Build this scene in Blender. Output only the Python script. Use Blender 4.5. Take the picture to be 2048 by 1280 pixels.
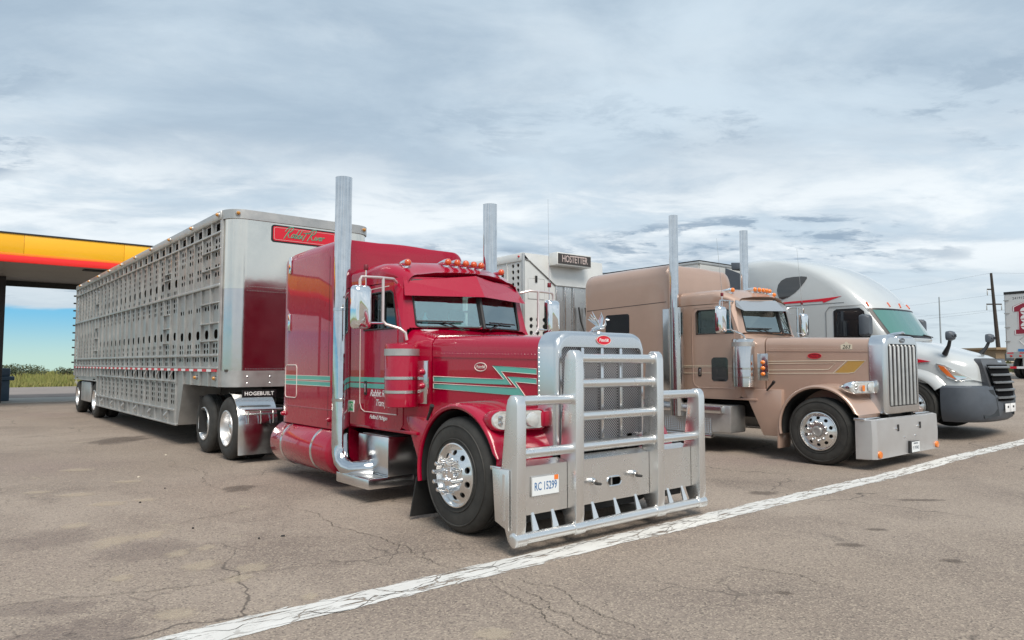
import bpy, bmesh, math, random
from mathutils import Vector, Matrix
from mathutils.geometry import tessellate_polygon
random.seed(7)
R = math.radians
scene = bpy.context.scene
for o in list(bpy.data.objects):
    bpy.data.objects.remove(o)

# ------------------------------------------------------------------ camera
cam_data = bpy.data.cameras.new('camera')
cam = bpy.data.objects.new('camera', cam_data)
scene.collection.objects.link(cam)
cam.location = (0, 0, 1.58)
cam.rotation_euler = (R(90) + math.atan(87 / 1400.0), 0, -R(39.7))
cam_data.sensor_width = 36
cam_data.lens = 36 * 1400 / 2048
cam_data.clip_start = 0.1
cam_data.clip_end = 5000
scene.camera = cam

# ------------------------------------------------------------------ world
SUN_EL, SUN_AZ = R(52), R(205)     # high sun behind the cloud deck, behind the photographer
world = bpy.data.worlds.new('World')
scene.world = world
world.use_nodes = True
wn, wl = world.node_tree.nodes, world.node_tree.links
for n in list(wn):
    wn.remove(n)


def N(nodes, kind, **kw):
    n = nodes.new(kind)
    for k, v in kw.items():
        if k.startswith('i_'):
            key = k[2:]
            n.inputs[int(key) if key.isdigit() else key].default_value = v
        else:
            setattr(n, k, v)
    return n


def wmath(op, a, b=None, c=None, clamp=False):
    n = wn.new('ShaderNodeMath')
    n.operation = op
    n.use_clamp = clamp
    for i, q in enumerate((a, b, c)):
        if q is None:
            continue
        if isinstance(q, (int, float)):
            n.inputs[i].default_value = q
        else:
            wl.new(q, n.inputs[i])
    return n.outputs[0]


def wmix(f, a, b):
    n = wn.new('ShaderNodeMix')
    n.data_type = 'RGBA'
    for s, q in ((n.inputs[0], f), (n.inputs[6], a), (n.inputs[7], b)):
        if isinstance(q, (int, float)):
            s.default_value = q
        elif isinstance(q, tuple):
            s.default_value = (*q, 1)
        else:
            wl.new(q, s)
    return n.outputs[2]


def wramp(v, lo, hi):
    n = wn.new('ShaderNodeMapRange')
    n.interpolation_type = 'SMOOTHSTEP'
    wl.new(v, n.inputs[0])
    n.inputs[1].default_value = lo
    n.inputs[2].default_value = hi
    return n.outputs[0]


tc = wn.new('ShaderNodeTexCoord')
sep = wn.new('ShaderNodeSeparateXYZ')
wl.new(tc.outputs['Generated'], sep.inputs[0])
dx, dy, dz = sep.outputs
zz = wmath('ADD', wmath('MAXIMUM', dz, 0.0), 0.11)
px = wmath('DIVIDE', dx, zz)
py = wmath('DIVIDE', dy, zz)
comb = wn.new('ShaderNodeCombineXYZ')
wl.new(px, comb.inputs[0])
wl.new(py, comb.inputs[1])
mp0 = wn.new('ShaderNodeMapping')
mp0.inputs['Rotation'].default_value = (0, 0, R(34))
wl.new(comb.outputs[0], mp0.inputs[0])
mp = wn.new('ShaderNodeMapping')
mp.inputs['Scale'].default_value = (0.72, 1.0, 1)
wl.new(mp0.outputs[0], mp.inputs[0])


def wnoise(scale, detail, rough, off=0.0, dist=0.0):
    n = wn.new('ShaderNodeTexNoise')
    n.noise_dimensions = '3D'
    n.inputs['Scale'].default_value = scale
    n.inputs['Detail'].default_value = detail
    n.inputs['Roughness'].default_value = rough
    n.inputs['Distortion'].default_value = dist
    a = wn.new('ShaderNodeVectorMath')
    a.operation = 'ADD'
    a.inputs[1].default_value = (off, off * 1.7, off * 0.3)
    wl.new(mp.outputs[0], a.inputs[0])
    wl.new(a.outputs[0], n.inputs['Vector'])
    return n.outputs[0]


big = wnoise(0.55, 4, 0.5, 3.1, 0.4)
mid = wnoise(1.5, 8, 0.6, 11.3, 0.5)
fine = wnoise(4.2, 10, 0.64, 5.7, 0.25)
wisp = wnoise(2.4, 9, 0.62, 23.7, 0.3)
# broad grey-blue deck
deck = wramp(wmath('ADD', wmath('MULTIPLY', big, 0.5), wmath('MULTIPLY', mid, 0.5)), 0.38, 0.62)
cloud = wmix(deck, (0.54, 0.64, 0.725), (0.335, 0.43, 0.53))
cloud = wmix(wmath('MULTIPLY', wramp(wisp, 0.46, 0.74), 0.50), cloud, (0.58, 0.66, 0.725))
# brighter belt where the deck thins, low over the lot
belt = wmath('MULTIPLY', wramp(dz, 0.05, 0.13), wramp(dz, 0.33, 0.20))
lite = wmath('MULTIPLY', belt, wramp(wmath('ADD', wmath('MULTIPLY', mid, 0.6), wmath('MULTIPLY', wisp, 0.4)), 0.40, 0.60))
cloud = wmix(wmath('MULTIPLY', lite, 0.88), cloud, (0.79, 0.84, 0.87))
# torn darker scraps below the deck
patchy = wramp(wnoise(0.8, 3, 0.5, 17.1), 0.44, 0.56)
scrap = wmath('MULTIPLY', wmath('MULTIPLY', wramp(fine, 0.50, 0.62), patchy), wramp(dz, 0.42, 0.22))
cloud = wmix(wmath('MULTIPLY', scrap, 0.80), cloud, (0.23, 0.315, 0.415))
# the deck pales with distance
far = wmath('MULTIPLY', wramp(dz, 0.16, 0.015), 0.68)
cloud = wmix(far, cloud, (0.62, 0.695, 0.725))
# clear air under the far edge of the deck, beyond the filling station
sky = wn.new('ShaderNodeTexSky')
sky.sky_type = 'NISHITA'
sky.sun_disc = False
sky.sun_elevation = SUN_EL
sky.sun_rotation = SUN_AZ
sky.air_density = 1.6
sky.dust_density = 0.4
sky.ozone_density = 3.0
sc = wn.new('ShaderNodeVectorMath')
sc.operation = 'SCALE'
sc.inputs[3].default_value = 0.085
wl.new(sky.outputs[0], sc.inputs[0])
clear = wmix(wramp(dz, -0.01, 0.075), (0.46, 0.66, 0.60), (0.105, 0.44, 0.72))
clear = wmix(0.10, clear, sc.outputs[0])
az = wmath('SUBTRACT', dy, wmath('MULTIPLY', dx, 1.15))      # large towards the filling station
edge = wmath('MULTIPLY', wramp(az, 0.35, 0.75), 0.066)
edge = wmath('ADD', edge, wmath('MULTIPLY', wmath('SUBTRACT', mid, 0.5), 0.02))
gap = wmath('SUBTRACT', edge, dz)
clearmask = wramp(gap, -0.003, 0.004)
skycol = wmix(clearmask, cloud, clear)
bg = wn.new('ShaderNodeBackground')
bg.inputs[1].default_value = 0.68
wl.new(skycol, bg.inputs[0])
wo = wn.new('ShaderNodeOutputWorld')
wl.new(bg.outputs[0], wo.inputs[0])

# ------------------------------------------------------------------ sun
sl = bpy.data.lights.new('sun', 'SUN')
sl.energy = 2.0
sl.angle = R(30)
sl.color = (1.0, 0.92, 0.82)
sun = bpy.data.objects.new('sun', sl)
scene.collection.objects.link(sun)
sdir = Vector((math.sin(SUN_AZ) * math.cos(SUN_EL), math.cos(SUN_AZ) * math.cos(SUN_EL), math.sin(SUN_EL)))
sun.rotation_euler = (-sdir).to_track_quat('-Z', 'Y').to_euler()

vs = scene.view_settings
vs.view_transform = 'Standard'
vs.look = 'None'
vs.exposure = 0.82
vs.gamma = 1.0
vs.use_curve_mapping = False

# ------------------------------------------------------------------ materials
MATS = {}


def mat(name, col=(0.5, 0.5, 0.5), rough=0.5, metal=0.0, coat=0.0, spec=0.5, var=0.0, vscale=6.0, bump=0.0, bscale=40.0,
        rvar=0.0, emit=None, estr=0.0, col2=None, coatrough=0.03, dist=0.02, speck=0.0):
    if name in MATS:
        return MATS[name]
    m = bpy.data.materials.new(name)
    m.use_nodes = True
    nd, lk = m.node_tree.nodes, m.node_tree.links
    p = nd['Principled BSDF']
    p.inputs['Base Color'].default_value = (*col, 1)
    p.inputs['Roughness'].default_value = rough
    p.inputs['Metallic'].default_value = metal
    p.inputs['Coat Weight'].default_value = coat
    p.inputs['Coat Roughness'].default_value = coatrough
    p.inputs['Specular IOR Level'].default_value = spec
    if emit:
        p.inputs['Emission Color'].default_value = (*emit, 1)
        p.inputs['Emission Strength'].default_value = estr
    if var or bump or rvar or col2:
        t = nd.new('ShaderNodeTexCoord')
        n1 = N(nd, 'ShaderNodeTexNoise', i_Scale=vscale, i_Detail=6.0, i_Roughness=0.62)
        lk.new(t.outputs['Object'], n1.inputs['Vector'])
        if var or col2:
            mr = N(nd, 'ShaderNodeMapRange', i_1=0.3, i_2=0.7)
            lk.new(n1.outputs[0], mr.inputs[0])
            mx = nd.new('ShaderNodeMix')
            mx.data_type = 'RGBA'
            lk.new(mr.outputs[0], mx.inputs[0])
            c2 = col2 or tuple(min(1, c * (1 + var)) for c in col)
            c1 = col if col2 else tuple(c * (1 - var) for c in col)
            mx.inputs[6].default_value = (*c1, 1)
            mx.inputs[7].default_value = (*c2, 1)
            lk.new(mx.outputs[2], p.inputs['Base Color'])
        if rvar:
            mr = N(nd, 'ShaderNodeMapRange', i_1=0.3, i_2=0.7, i_3=max(0, rough - rvar), i_4=rough + rvar)
            lk.new(n1.outputs[0], mr.inputs[0])
            lk.new(mr.outputs[0], p.inputs['Roughness'])
        if bump:
            n2 = N(nd, 'ShaderNodeTexNoise', i_Scale=bscale, i_Detail=3.0)
            lk.new(t.outputs['Object'], n2.inputs['Vector'])
            b = N(nd, 'ShaderNodeBump', i_Strength=bump, i_Distance=dist)
            lk.new(n2.outputs[0], b.inputs['Height'])
            lk.new(b.outputs[0], p.inputs['Normal'])
    if speck:                       # bug splatter and stone chips
        t = nd.new('ShaderNodeTexCoord')
        v = N(nd, 'ShaderNodeTexVoronoi', feature='F1', i_Scale=26.0)
        lk.new(t.outputs['Object'], v.inputs['Vector'])
        n3 = N(nd, 'ShaderNodeTexNoise', i_Scale=2.2, i_Detail=3.0)
        lk.new(t.outputs['Object'], n3.inputs['Vector'])
        a = N(nd, 'ShaderNodeMapRange', i_1=0.50, i_2=0.78, i_3=-0.10, i_4=speck)
        lk.new(n3.outputs[0], a.inputs[0])
        df = N(nd, 'ShaderNodeMath', operation='SUBTRACT')
        lk.new(a.outputs[0], df.inputs[0])
        lk.new(v.outputs['Distance'], df.inputs[1])
        mk = N(nd, 'ShaderNodeMapRange', i_1=-0.02, i_2=0.04)
        lk.new(df.outputs[0], mk.inputs[0])
        mx2 = nd.new('ShaderNodeMix')
        mx2.data_type = 'RGBA'
        lk.new(mk.outputs[0], mx2.inputs[0])
        src = p.inputs['Base Color'].links[0].from_socket if p.inputs['Base Color'].links else None
        if src:
            lk.new(src, mx2.inputs[6])
        else:
            mx2.inputs[6].default_value = (*col, 1)
        mx2.inputs[7].default_value = (0.07, 0.06, 0.045, 1)
        lk.new(mx2.outputs[2], p.inputs['Base Color'])
        mm = N(nd, 'ShaderNodeMapRange', i_1=0.0, i_2=1.0, i_3=metal, i_4=0.0)
        lk.new(mk.outputs[0], mm.inputs[0])
        lk.new(mm.outputs[0], p.inputs['Metallic'])
    MATS[name] = m
    return m


def glass_mat(name, tint=(0.62, 0.80, 0.77), base=0.10):
    m = bpy.data.materials.new(name)
    m.use_nodes = True
    nd, lk = m.node_tree.nodes, m.node_tree.links
    nd.remove(nd['Principled BSDF'])
    tr = N(nd, 'ShaderNodeBsdfTransparent')
    tr.inputs[0].default_value = (*tint, 1)
    gl = N(nd, 'ShaderNodeBsdfGlossy')
    gl.inputs[0].default_value = (0.84, 0.95, 0.93, 1)
    gl.inputs[1].default_value = 0.02
    fr = N(nd, 'ShaderNodeFresnel', i_0=1.5)
    ad = N(nd, 'ShaderNodeMath', operation='ADD', use_clamp=True)
    ad.inputs[1].default_value = base
    mx = nd.new('ShaderNodeMixShader')
    lk.new(fr.outputs[0], ad.inputs[0])
    lk.new(ad.outputs[0], mx.inputs[0])
    lk.new(tr.outputs[0], mx.inputs[1])
    lk.new(gl.outputs[0], mx.inputs[2])
    lk.new(mx.outputs[0], nd['Material Output'].inputs[0])
    MATS[name] = m
    return m


M_RED = mat('red_paint', (0.35, 0.001, 0.026), 0.27, 0.0, 0.85, spec=0.25, rvar=0.04, vscale=3, coatrough=0.015)
M_TAN = mat('tan_paint', (0.455, 0.315, 0.248), 0.38, 0.25, 0.8, var=0.04, vscale=2.2, coatrough=0.08)
M_WHITE = mat('white_paint', (0.50, 0.53, 0.54), 0.3, 0.0, 1.0, var=0.02, vscale=2)
M_CHROME = mat('chrome', (0.82, 0.83, 0.84), 0.07, 1.0, rvar=0.03, vscale=9)
M_ALU = mat('polished_aluminium', (0.72, 0.725, 0.73), 0.22, 1.0, rvar=0.03, vscale=5, var=0.02)
M_ALUBAR = mat('brushed_aluminium', (0.80, 0.80, 0.79), 0.27, 0.92, rvar=0.06, vscale=1.6, speck=0.15)
M_ALUDULL = mat('dull_aluminium', (0.48, 0.48, 0.47), 0.42, 0.7, rvar=0.1, vscale=3.5, var=0.13, bump=0.05, bscale=60, dist=0.004)
M_ALUPANEL = mat('weathered_aluminium_panel', (0.40, 0.40, 0.39), 0.42, 0.6, rvar=0.1, vscale=2.1, var=0.16)
M_MIRROR = mat('mirror_sheet', (0.66, 0.63, 0.62), 0.16, 1.0, rvar=0.05, vscale=2.0, var=0.06, bump=0.10, bscale=1.6, dist=0.03)
M_STEEL = mat('stainless', (0.62, 0.62, 0.62), 0.16, 1.0, rvar=0.05, vscale=7)
M_STACK = mat('stack_chrome', (0.60, 0.62, 0.64), 0.07, 1.0, rvar=0.04, vscale=9, var=0.10, bump=0.05, bscale=3.0, dist=0.02)
M_TYRE = mat('tyre_rubber', (0.022, 0.022, 0.022), 0.62, var=0.3, vscale=9, bump=0.15, bscale=90, dist=0.004)
M_TYREDUST = mat('tyre_sidewall', (0.034, 0.033, 0.030), 0.7, var=0.35, vscale=7, bump=0.12, bscale=70, dist=0.004)
M_BLACK = mat('black_plastic', (0.016, 0.016, 0.017), 0.45)
M_CHASSIS = mat('chassis_black', (0.018, 0.018, 0.018), 0.65, var=0.3)
M_DARK = mat('dark_interior', (0.018, 0.019, 0.02), 0.8)
M_SEAT = mat('seat_cloth', (0.09, 0.09, 0.095), 0.85, var=0.15)
M_GUN = mat('grey_bumper_plastic', (0.078, 0.092, 0.112), 0.5, var=0.1)
M_AMBER = mat('amber_lens', (0.80, 0.20, 0.01), 0.15, 0.0, 1.0)
M_REDAMB = mat('red_amber_lens', (0.62, 0.085, 0.012), 0.15, 0.0, 1.0)
M_REDLENS = mat('red_lens', (0.5, 0.01, 0.01), 0.15, 0.0, 1.0)
M_LENS = mat('headlight_lens', (0.70, 0.72, 0.71), 0.12, 0.45, 1.0, var=0.12, vscale=22, bump=0.4, bscale=30, dist=0.01)
M_TEAL = mat('teal_vinyl', (0.10, 0.42, 0.35), 0.35, 0, 0.6)
M_PALE = mat('pale_pinstripe', (0.72, 0.62, 0.58), 0.35, 0, 0.6)
M_WHITEV = mat('white_vinyl', (0.80, 0.80, 0.80), 0.4)
M_REDV = mat('red_vinyl', (0.62, 0.010, 0.030), 0.4)
M_BLACKV = mat('black_vinyl', (0.010, 0.010, 0.012), 0.4)
M_GOLD = mat('gold_vinyl', (0.42, 0.25, 0.065), 0.35, 0, 0.6)
M_BLUEV = mat('blue_vinyl', (0.03, 0.14, 0.34), 0.4)
M_ORANGEV = mat('orange_sticker', (0.85, 0.20, 0.03), 0.4)
M_GREENV = mat('green_sticker', (0.02, 0.42, 0.14), 0.4)
M_CREAM = mat('cream_paint', (0.62, 0.56, 0.44), 0.5)
M_TUBEPALE = mat('pale_mirror_arm', (0.62, 0.56, 0.55), 0.3, 0.5)
M_GLASS = glass_mat('windshield_glass', (0.80, 0.95, 0.92), 0.34)
M_SIDEGLASS = glass_mat('side_glass', (0.50, 0.58, 0.58), 0.05)
M_DKGLASS = mat('dark_glass', (0.010, 0.012, 0.016), 0.04, 0, 1.0)
M_VISORW = mat('silver_visor', (0.55, 0.56, 0.57), 0.25, 0.8)
M_BROWN = mat('brown_wall', (0.22, 0.16, 0.10), 0.8, var=0.15)
M_TREAD = mat('diamond_plate', (0.52, 0.52, 0.52), 0.35, 0.9)


def mesh_grille_mat():
    m = bpy.data.materials.new('perforated_grille')
    m.use_nodes = True
    nd, lk = m.node_tree.nodes, m.node_tree.links
    p = nd['Principled BSDF']
    t = nd.new('ShaderNodeTexCoord')
    mpn = nd.new('ShaderNodeMapping')
    mpn.inputs['Rotation'].default_value = (0, R(45), 0)
    lk.new(t.outputs['Object'], mpn.inputs[0])
    v = N(nd, 'ShaderNodeTexVoronoi', feature='F1', i_Scale=52.0, i_Randomness=0.0)
    v.voronoi_dimensions = '3D'
    # flatten so the dots only vary in the plane of the sheet
    sp = nd.new('ShaderNodeSeparateXYZ')
    cb = nd.new('ShaderNodeCombineXYZ')
    lk.new(mpn.outputs[0], sp.inputs[0])
    lk.new(sp.outputs[0], cb.inputs[0])
    lk.new(sp.outputs[2], cb.inputs[1])
    lk.new(cb.outputs[0], v.inputs['Vector'])
    mr = N(nd, 'ShaderNodeMapRange', i_1=0.36, i_2=0.46)
    lk.new(v.outputs['Distance'], mr.inputs[0])
    mx = nd.new('ShaderNodeMix')
    mx.data_type = 'RGBA'
    mx.inputs[6].default_value = (0.006, 0.006, 0.007, 1)
    mx.inputs[7].default_value = (0.46, 0.45, 0.47, 1)
    lk.new(mr.outputs[0], mx.inputs[0])
    lk.new(mx.outputs[2], p.inputs['Base Color'])
    p.inputs['Metallic'].default_value = 0.5
    p.inputs['Roughness'].default_value = 0.4
    return m


M_MESH = mesh_grille_mat()

# ------------------------------------------------------------------ geometry helpers
COL = scene.collection
YM = [None]            # optional lengthwise stretch used for the longer of the two tractors


class MB:
    def __init__(s):
        s.v, s.f = [], []

    def add(s, vs, fs):
        o = len(s.v)
        s.v += [tuple(q) for q in vs]
        s.f += [tuple(i + o for i in f) for f in fs]
        return s

    def box(s, x0, x1, y0, y1, z0, z1):
        return s.add([(x0, y0, z0), (x1, y0, z0), (x1, y1, z0), (x0, y1, z0), (x0, y0, z1), (x1, y0, z1), (x1, y1, z1), (x0, y1, z1)],
                     [(0, 3, 2, 1), (4, 5, 6, 7), (0, 1, 5, 4), (1, 2, 6, 5), (2, 3, 7, 6), (3, 0, 4, 7)])

    def hexa(s, a, b):
        """solid between two quads a (4 pts) and b (4 pts)"""
        return s.add(list(a) + list(b), [(0, 3, 2, 1), (4, 5, 6, 7), (0, 1, 5, 4), (1, 2, 6, 5), (2, 3, 7, 6), (3, 0, 4, 7)])

    def loft(s, rings, closed=True, cap0=True, cap1=True):
        n = len(rings[0])
        vs, fs = [], []
        for r in rings:
            vs += r
        m = n if closed else n - 1
        for k in range(len(rings) - 1):
            for i in range(m):
                j = (i + 1) % n
                fs.append((k * n + i, k * n + j, (k + 1) * n + j, (k + 1) * n + i))
        if cap0:
            fs.append(tuple(range(n - 1, -1, -1)))
        if cap1:
            fs.append(tuple(range((len(rings) - 1) * n, len(rings) * n)))
        return s.add(vs, fs)

    def tube(s, pts, r, n=10, caps=True):
        pts = [Vector(p) for p in pts]
        rs = r if isinstance(r, (list, tuple)) else [r] * len(pts)
        rings = []
        up = None
        for i, p in enumerate(pts):
            if i == 0:
                t = pts[1] - p
            elif i == len(pts) - 1:
                t = p - pts[-2]
            else:
                t = (pts[i + 1] - p).normalized() + (p - pts[i - 1]).normalized()
            t = t.normalized() if t.length else Vector((0, 0, 1))
            if up is None:
                up = Vector((0, 0, 1)) if abs(t.z) < 0.9 else Vector((1, 0, 0))
            a = t.cross(up)
            if a.length < 1e-5:
                a = t.orthogonal()
            a.normalize()
            b = a.cross(t).normalized()
            up = b
            rings.append([tuple(p + (a * math.cos(2 * math.pi * k / n) + b * math.sin(2 * math.pi * k / n)) * rs[i]) for k in range(n)])
        return s.loft(rings, True, caps, caps)

    def lathe(s, prof, o=(0, 0, 0), axis='x', n=36, cap=True, sgn=1):
        rings = []
        for a, r in prof:
            ring = []
            for k in range(n):
                t = 2 * math.pi * k / n
                c, d = r * math.cos(t), r * math.sin(t)
                if axis == 'x':
                    ring.append((o[0] + sgn * a, o[1] + c, o[2] + d))
                elif axis == 'y':
                    ring.append((o[0] + c, o[1] + sgn * a, o[2] + d))
                else:
                    ring.append((o[0] + c, o[1] + d, o[2] + sgn * a))
            rings.append(ring)
        return s.loft(rings, True, cap, cap)

    def plate(s, outer, holes, m0, m1=None):
        """polygon with holes; m0/m1 map (u,v) to the front/back 3-D points"""
        loops = [outer] + list(holes)
        flat = [q for l in loops for q in l]
        tris = tessellate_polygon([[Vector((q[0], q[1], 0)) for q in l] for l in loops])
        n = len(flat)
        vs = [m0(*q) for q in flat]
        fs = [tuple(t) for t in tris]
        if m1:
            vs += [m1(*q) for q in flat]
            fs += [(t[2] + n, t[1] + n, t[0] + n) for t in tris]
            k = 0
            for l in loops:
                for i in range(len(l)):
                    a, b = k + i, k + (i + 1) % len(l)
                    fs.append((a, b, b + n, a + n))
                k += len(l)
        return s.add(vs, fs)

    def build(s, name, m, parent=None, bevel=0.0, seg=2, angle=38, kind=None, label=None, flat=False, loc=None):
        bm = bmesh.new()
        bv = [bm.verts.new((v[0], YM[0](v[1]), v[2]) if YM[0] else v) for v in s.v]
        for f in s.f:
            if len(set(f)) < 3:
                continue
            try:
                bm.faces.new([bv[i] for i in f])
            except ValueError:
                pass
        bmesh.ops.remove_doubles(bm, verts=bm.verts, dist=1e-5)
        bmesh.ops.recalc_face_normals(bm, faces=bm.faces)
        if bevel:
            ed = [e for e in bm.edges if len(e.link_faces) == 2 and e.calc_face_angle(0) > R(32)]
            bmesh.ops.bevel(bm, geom=ed, offset=bevel, segments=seg, profile=0.5, affect='EDGES', clamp_overlap=True)
        me = bpy.data.meshes.new(name)
        bm.to_mesh(me)
        bm.free()
        if not flat:
            for p in me.polygons:
                p.use_smooth = True
            me.set_sharp_from_angle(angle=R(angle))
        me.materials.append(m)
        o = bpy.data.objects.new(name, me)
        COL.objects.link(o)
        if parent:
            o.parent = parent
        if loc:
            o.location = loc
        if kind:
            o['kind'] = kind
        if label:
            o['label'] = label
        return o


def thing(name, label, cat, loc=(0, 0, 0), rz=0.0, group=None):
    o = bpy.data.objects.new(name, None)
    COL.objects.link(o)
    o.empty_display_size = 0.2
    o.location = loc
    o.rotation_euler = (0, 0, rz)
    o['label'] = label
    o['category'] = cat
    if group:
        o['group'] = group
    return o


def tag(o, label, cat, group=None):
    o['label'] = label
    o['category'] = cat
    if group:
        o['group'] = group
    return o


def dup(o, parent, loc=None, rot=None, scale=None):
    c = o.copy()
    COL.objects.link(c)
    c.parent = parent
    if loc is not None:
        c.location = loc
    if rot is not None:
        c.rotation_euler = rot
    if scale is not None:
        c.scale = scale
    for ch in list(o.children):
        dup(ch, c)
    return c


def rrect(w0, w1, h0, h1, r, n=5):
    """rounded rectangle outline (u,v), r one radius or (bl, br, tr, tl)"""
    rs = r if isinstance(r, (list, tuple)) else (r,) * 4
    out = []
    for (cx, cy, a0, q) in ((w0, h0, 180, rs[0]), (w1, h0, 270, rs[1]), (w1, h1, 0, rs[2]), (w0, h1, 90, rs[3])):
        ox = cx + q * (1 if cx == w0 else -1)
        oy = cy + q * (1 if cy == h0 else -1)
        for k in range(n + 1):
            t = R(a0 + 90 * k / n)
            out.append((ox + q * math.cos(t), oy + q * math.sin(t)))
    return out


def stadium(cx, cy, w, h, n=5):
    return rrect(cx - w / 2, cx + w / 2, cy - h / 2, cy + h / 2, min(w, h) * 0.499, n)


def circle(cx, cy, r, n=12):
    return [(cx + r * math.cos(2 * math.pi * k / n), cy + r * math.sin(2 * math.pi * k / n)) for k in range(n)]


def text(name, body, size, m, parent, origin, u, v, shear=0.0, extrude=0.002, align='CENTER', spacing=1.0, sx=1.0, offset=0.0):
    """flat lettering: origin 3-D, u = reading direction, v = up direction"""
    cu = bpy.data.curves.new('t', 'FONT')
    cu.body = body
    cu.size = size
    cu.shear = shear
    cu.extrude = extrude
    cu.align_x = align
    cu.align_y = 'CENTER'
    cu.space_character = spacing
    cu.resolution_u = 2
    cu.offset = offset
    ob = bpy.data.objects.new('t', cu)
    COL.objects.link(ob)
    dg = bpy.context.evaluated_depsgraph_get()
    me = bpy.data.meshes.new_from_object(ob.evaluated_get(dg))
    bpy.data.objects.remove(ob)
    u, v = Vector(u).normalized(), Vector(v).normalized()
    w = u.cross(v)
    mm = Matrix((u, v, w)).transposed().to_4x4()
    if YM[0]:
        origin = (origin[0], YM[0](origin[1]), origin[2])
    me.transform(Matrix.Translation(origin) @ mm @ Matrix.Diagonal((sx, 1, 1, 1)))
    me.materials.clear()
    me.materials.append(m)
    me.name = name
    o = bpy.data.objects.new(name, me)
    COL.objects.link(o)
    o.parent = parent
    return o


GLY = {
    'R': (0.95, [[(0.02, -0.25), (0.2, 0.6), (0.38, 1.4)], [(-0.22, 0.85), (-0.1, 1.25), (0.3, 1.6), (0.72, 1.58), (0.78, 1.2), (0.5, 0.85), (0.22, 0.72)], [(0.3, 0.72), (0.6, 0.1), (0.95, 0.0)]]),
    'a': (0.58, [[(0.5, 0.5), (0.3, 0.62), (0.08, 0.35), (0.14, 0.04), (0.38, 0.14), (0.54, 0.6), (0.46, 0.12), (0.62, 0.06)]]),
    'b': (0.5, [[(0.28, 1.35), (0.12, 0.5), (0.10, 0.05), (0.36, 0.05), (0.46, 0.42), (0.24, 0.5), (0.13, 0.3)]]),
    'i': (0.3, [[(0.16, 0.6), (0.10, 0.1), (0.28, 0.06)]]),
    't': (0.55, [[(0.34, 1.15), (0.18, 0.1), (0.12, -0.25)], [(-0.25, 0.98), (0.2, 1.0), (0.95, 1.12)]]),
    'v': (0.44, [[(0.04, 0.58), (0.14, 0.04), (0.42, 0.6)]]),
    'e': (0.44, [[(0.1, 0.3), (0.36, 0.42), (0.3, 0.6), (0.1, 0.42), (0.14, 0.06), (0.42, 0.14)]]),
    'r': (0.44, [[(0.08, 0.02), (0.14, 0.58)], [(0.11, 0.35), (0.26, 0.6), (0.42, 0.52)]]),
    ' ': (0.30, []),
}


def script(name, body, size, m, parent, origin, u, v, r, shear=0.42):
    """hand-lettered script made of brush strokes"""
    u, v = Vector(u), Vector(v)
    w = u.cross(v)
    mb = MB()
    x = 0.0
    for ch in body:
        adv, strokes = GLY[ch]
        for st in strokes:
            pts = []
            for k in range(len(st) - 1):          # rounded by Catmull-Rom
                p0, p1, p2, p3 = st[max(0, k - 1)], st[k], st[k + 1], st[min(len(st) - 1, k + 2)]
                for q in range(4):
                    t_ = q / 4
                    pts.append(tuple(0.5 * (2 * p1[i] + (p2[i] - p0[i]) * t_ + (2 * p0[i] - 5 * p1[i] + 4 * p2[i] - p3[i]) * t_ ** 2 + (3 * p1[i] - p0[i] - 3 * p2[i] + p3[i]) * t_ ** 3) for i in (0, 1)))
            pts.append(st[-1])
            P3 = [Vector(origin) + u * ((x + a + shear * b) * size) + v * (b * size) for a, b in pts]
            L_, R_ = [], []
            for k, p in enumerate(P3):
                d = (P3[min(k + 1, len(P3) - 1)] - P3[max(0, k - 1)]).normalized()
                n = w.cross(d).normalized()
                rr = r * (0.7 + 0.3 * math.sin(math.pi * k / max(1, len(P3) - 1)))
                L_.append(p + n * rr)
                R_.append(p - n * rr)
            mb.loft([[tuple(a), tuple(b), tuple(b + w * 0.002), tuple(a + w * 0.002)] for a, b in zip(L_, R_)])
        x += adv
    return mb.build(name, m, parent, flat=True)
# ================================================================== THE SETTING
GZ = [(-400, 0.0), (13.0, 0.0), (17.0, 0.18), (24, 0.48), (34, 0.82), (60, 1.1), (140, 1.2), (4000, 1.2)]


def gz(x):
    for (a, za), (b, zb) in zip(GZ, GZ[1:]):
        if x <= b:
            t = (x - a) / (b - a)
            return za + (zb - za) * t
    return GZ[-1][1]


def gzs(x):                       # smoothed
    return sum(gz(x + d) for d in (-2.2, -1.1, 0, 1.1, 2.2)) / 5


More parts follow.
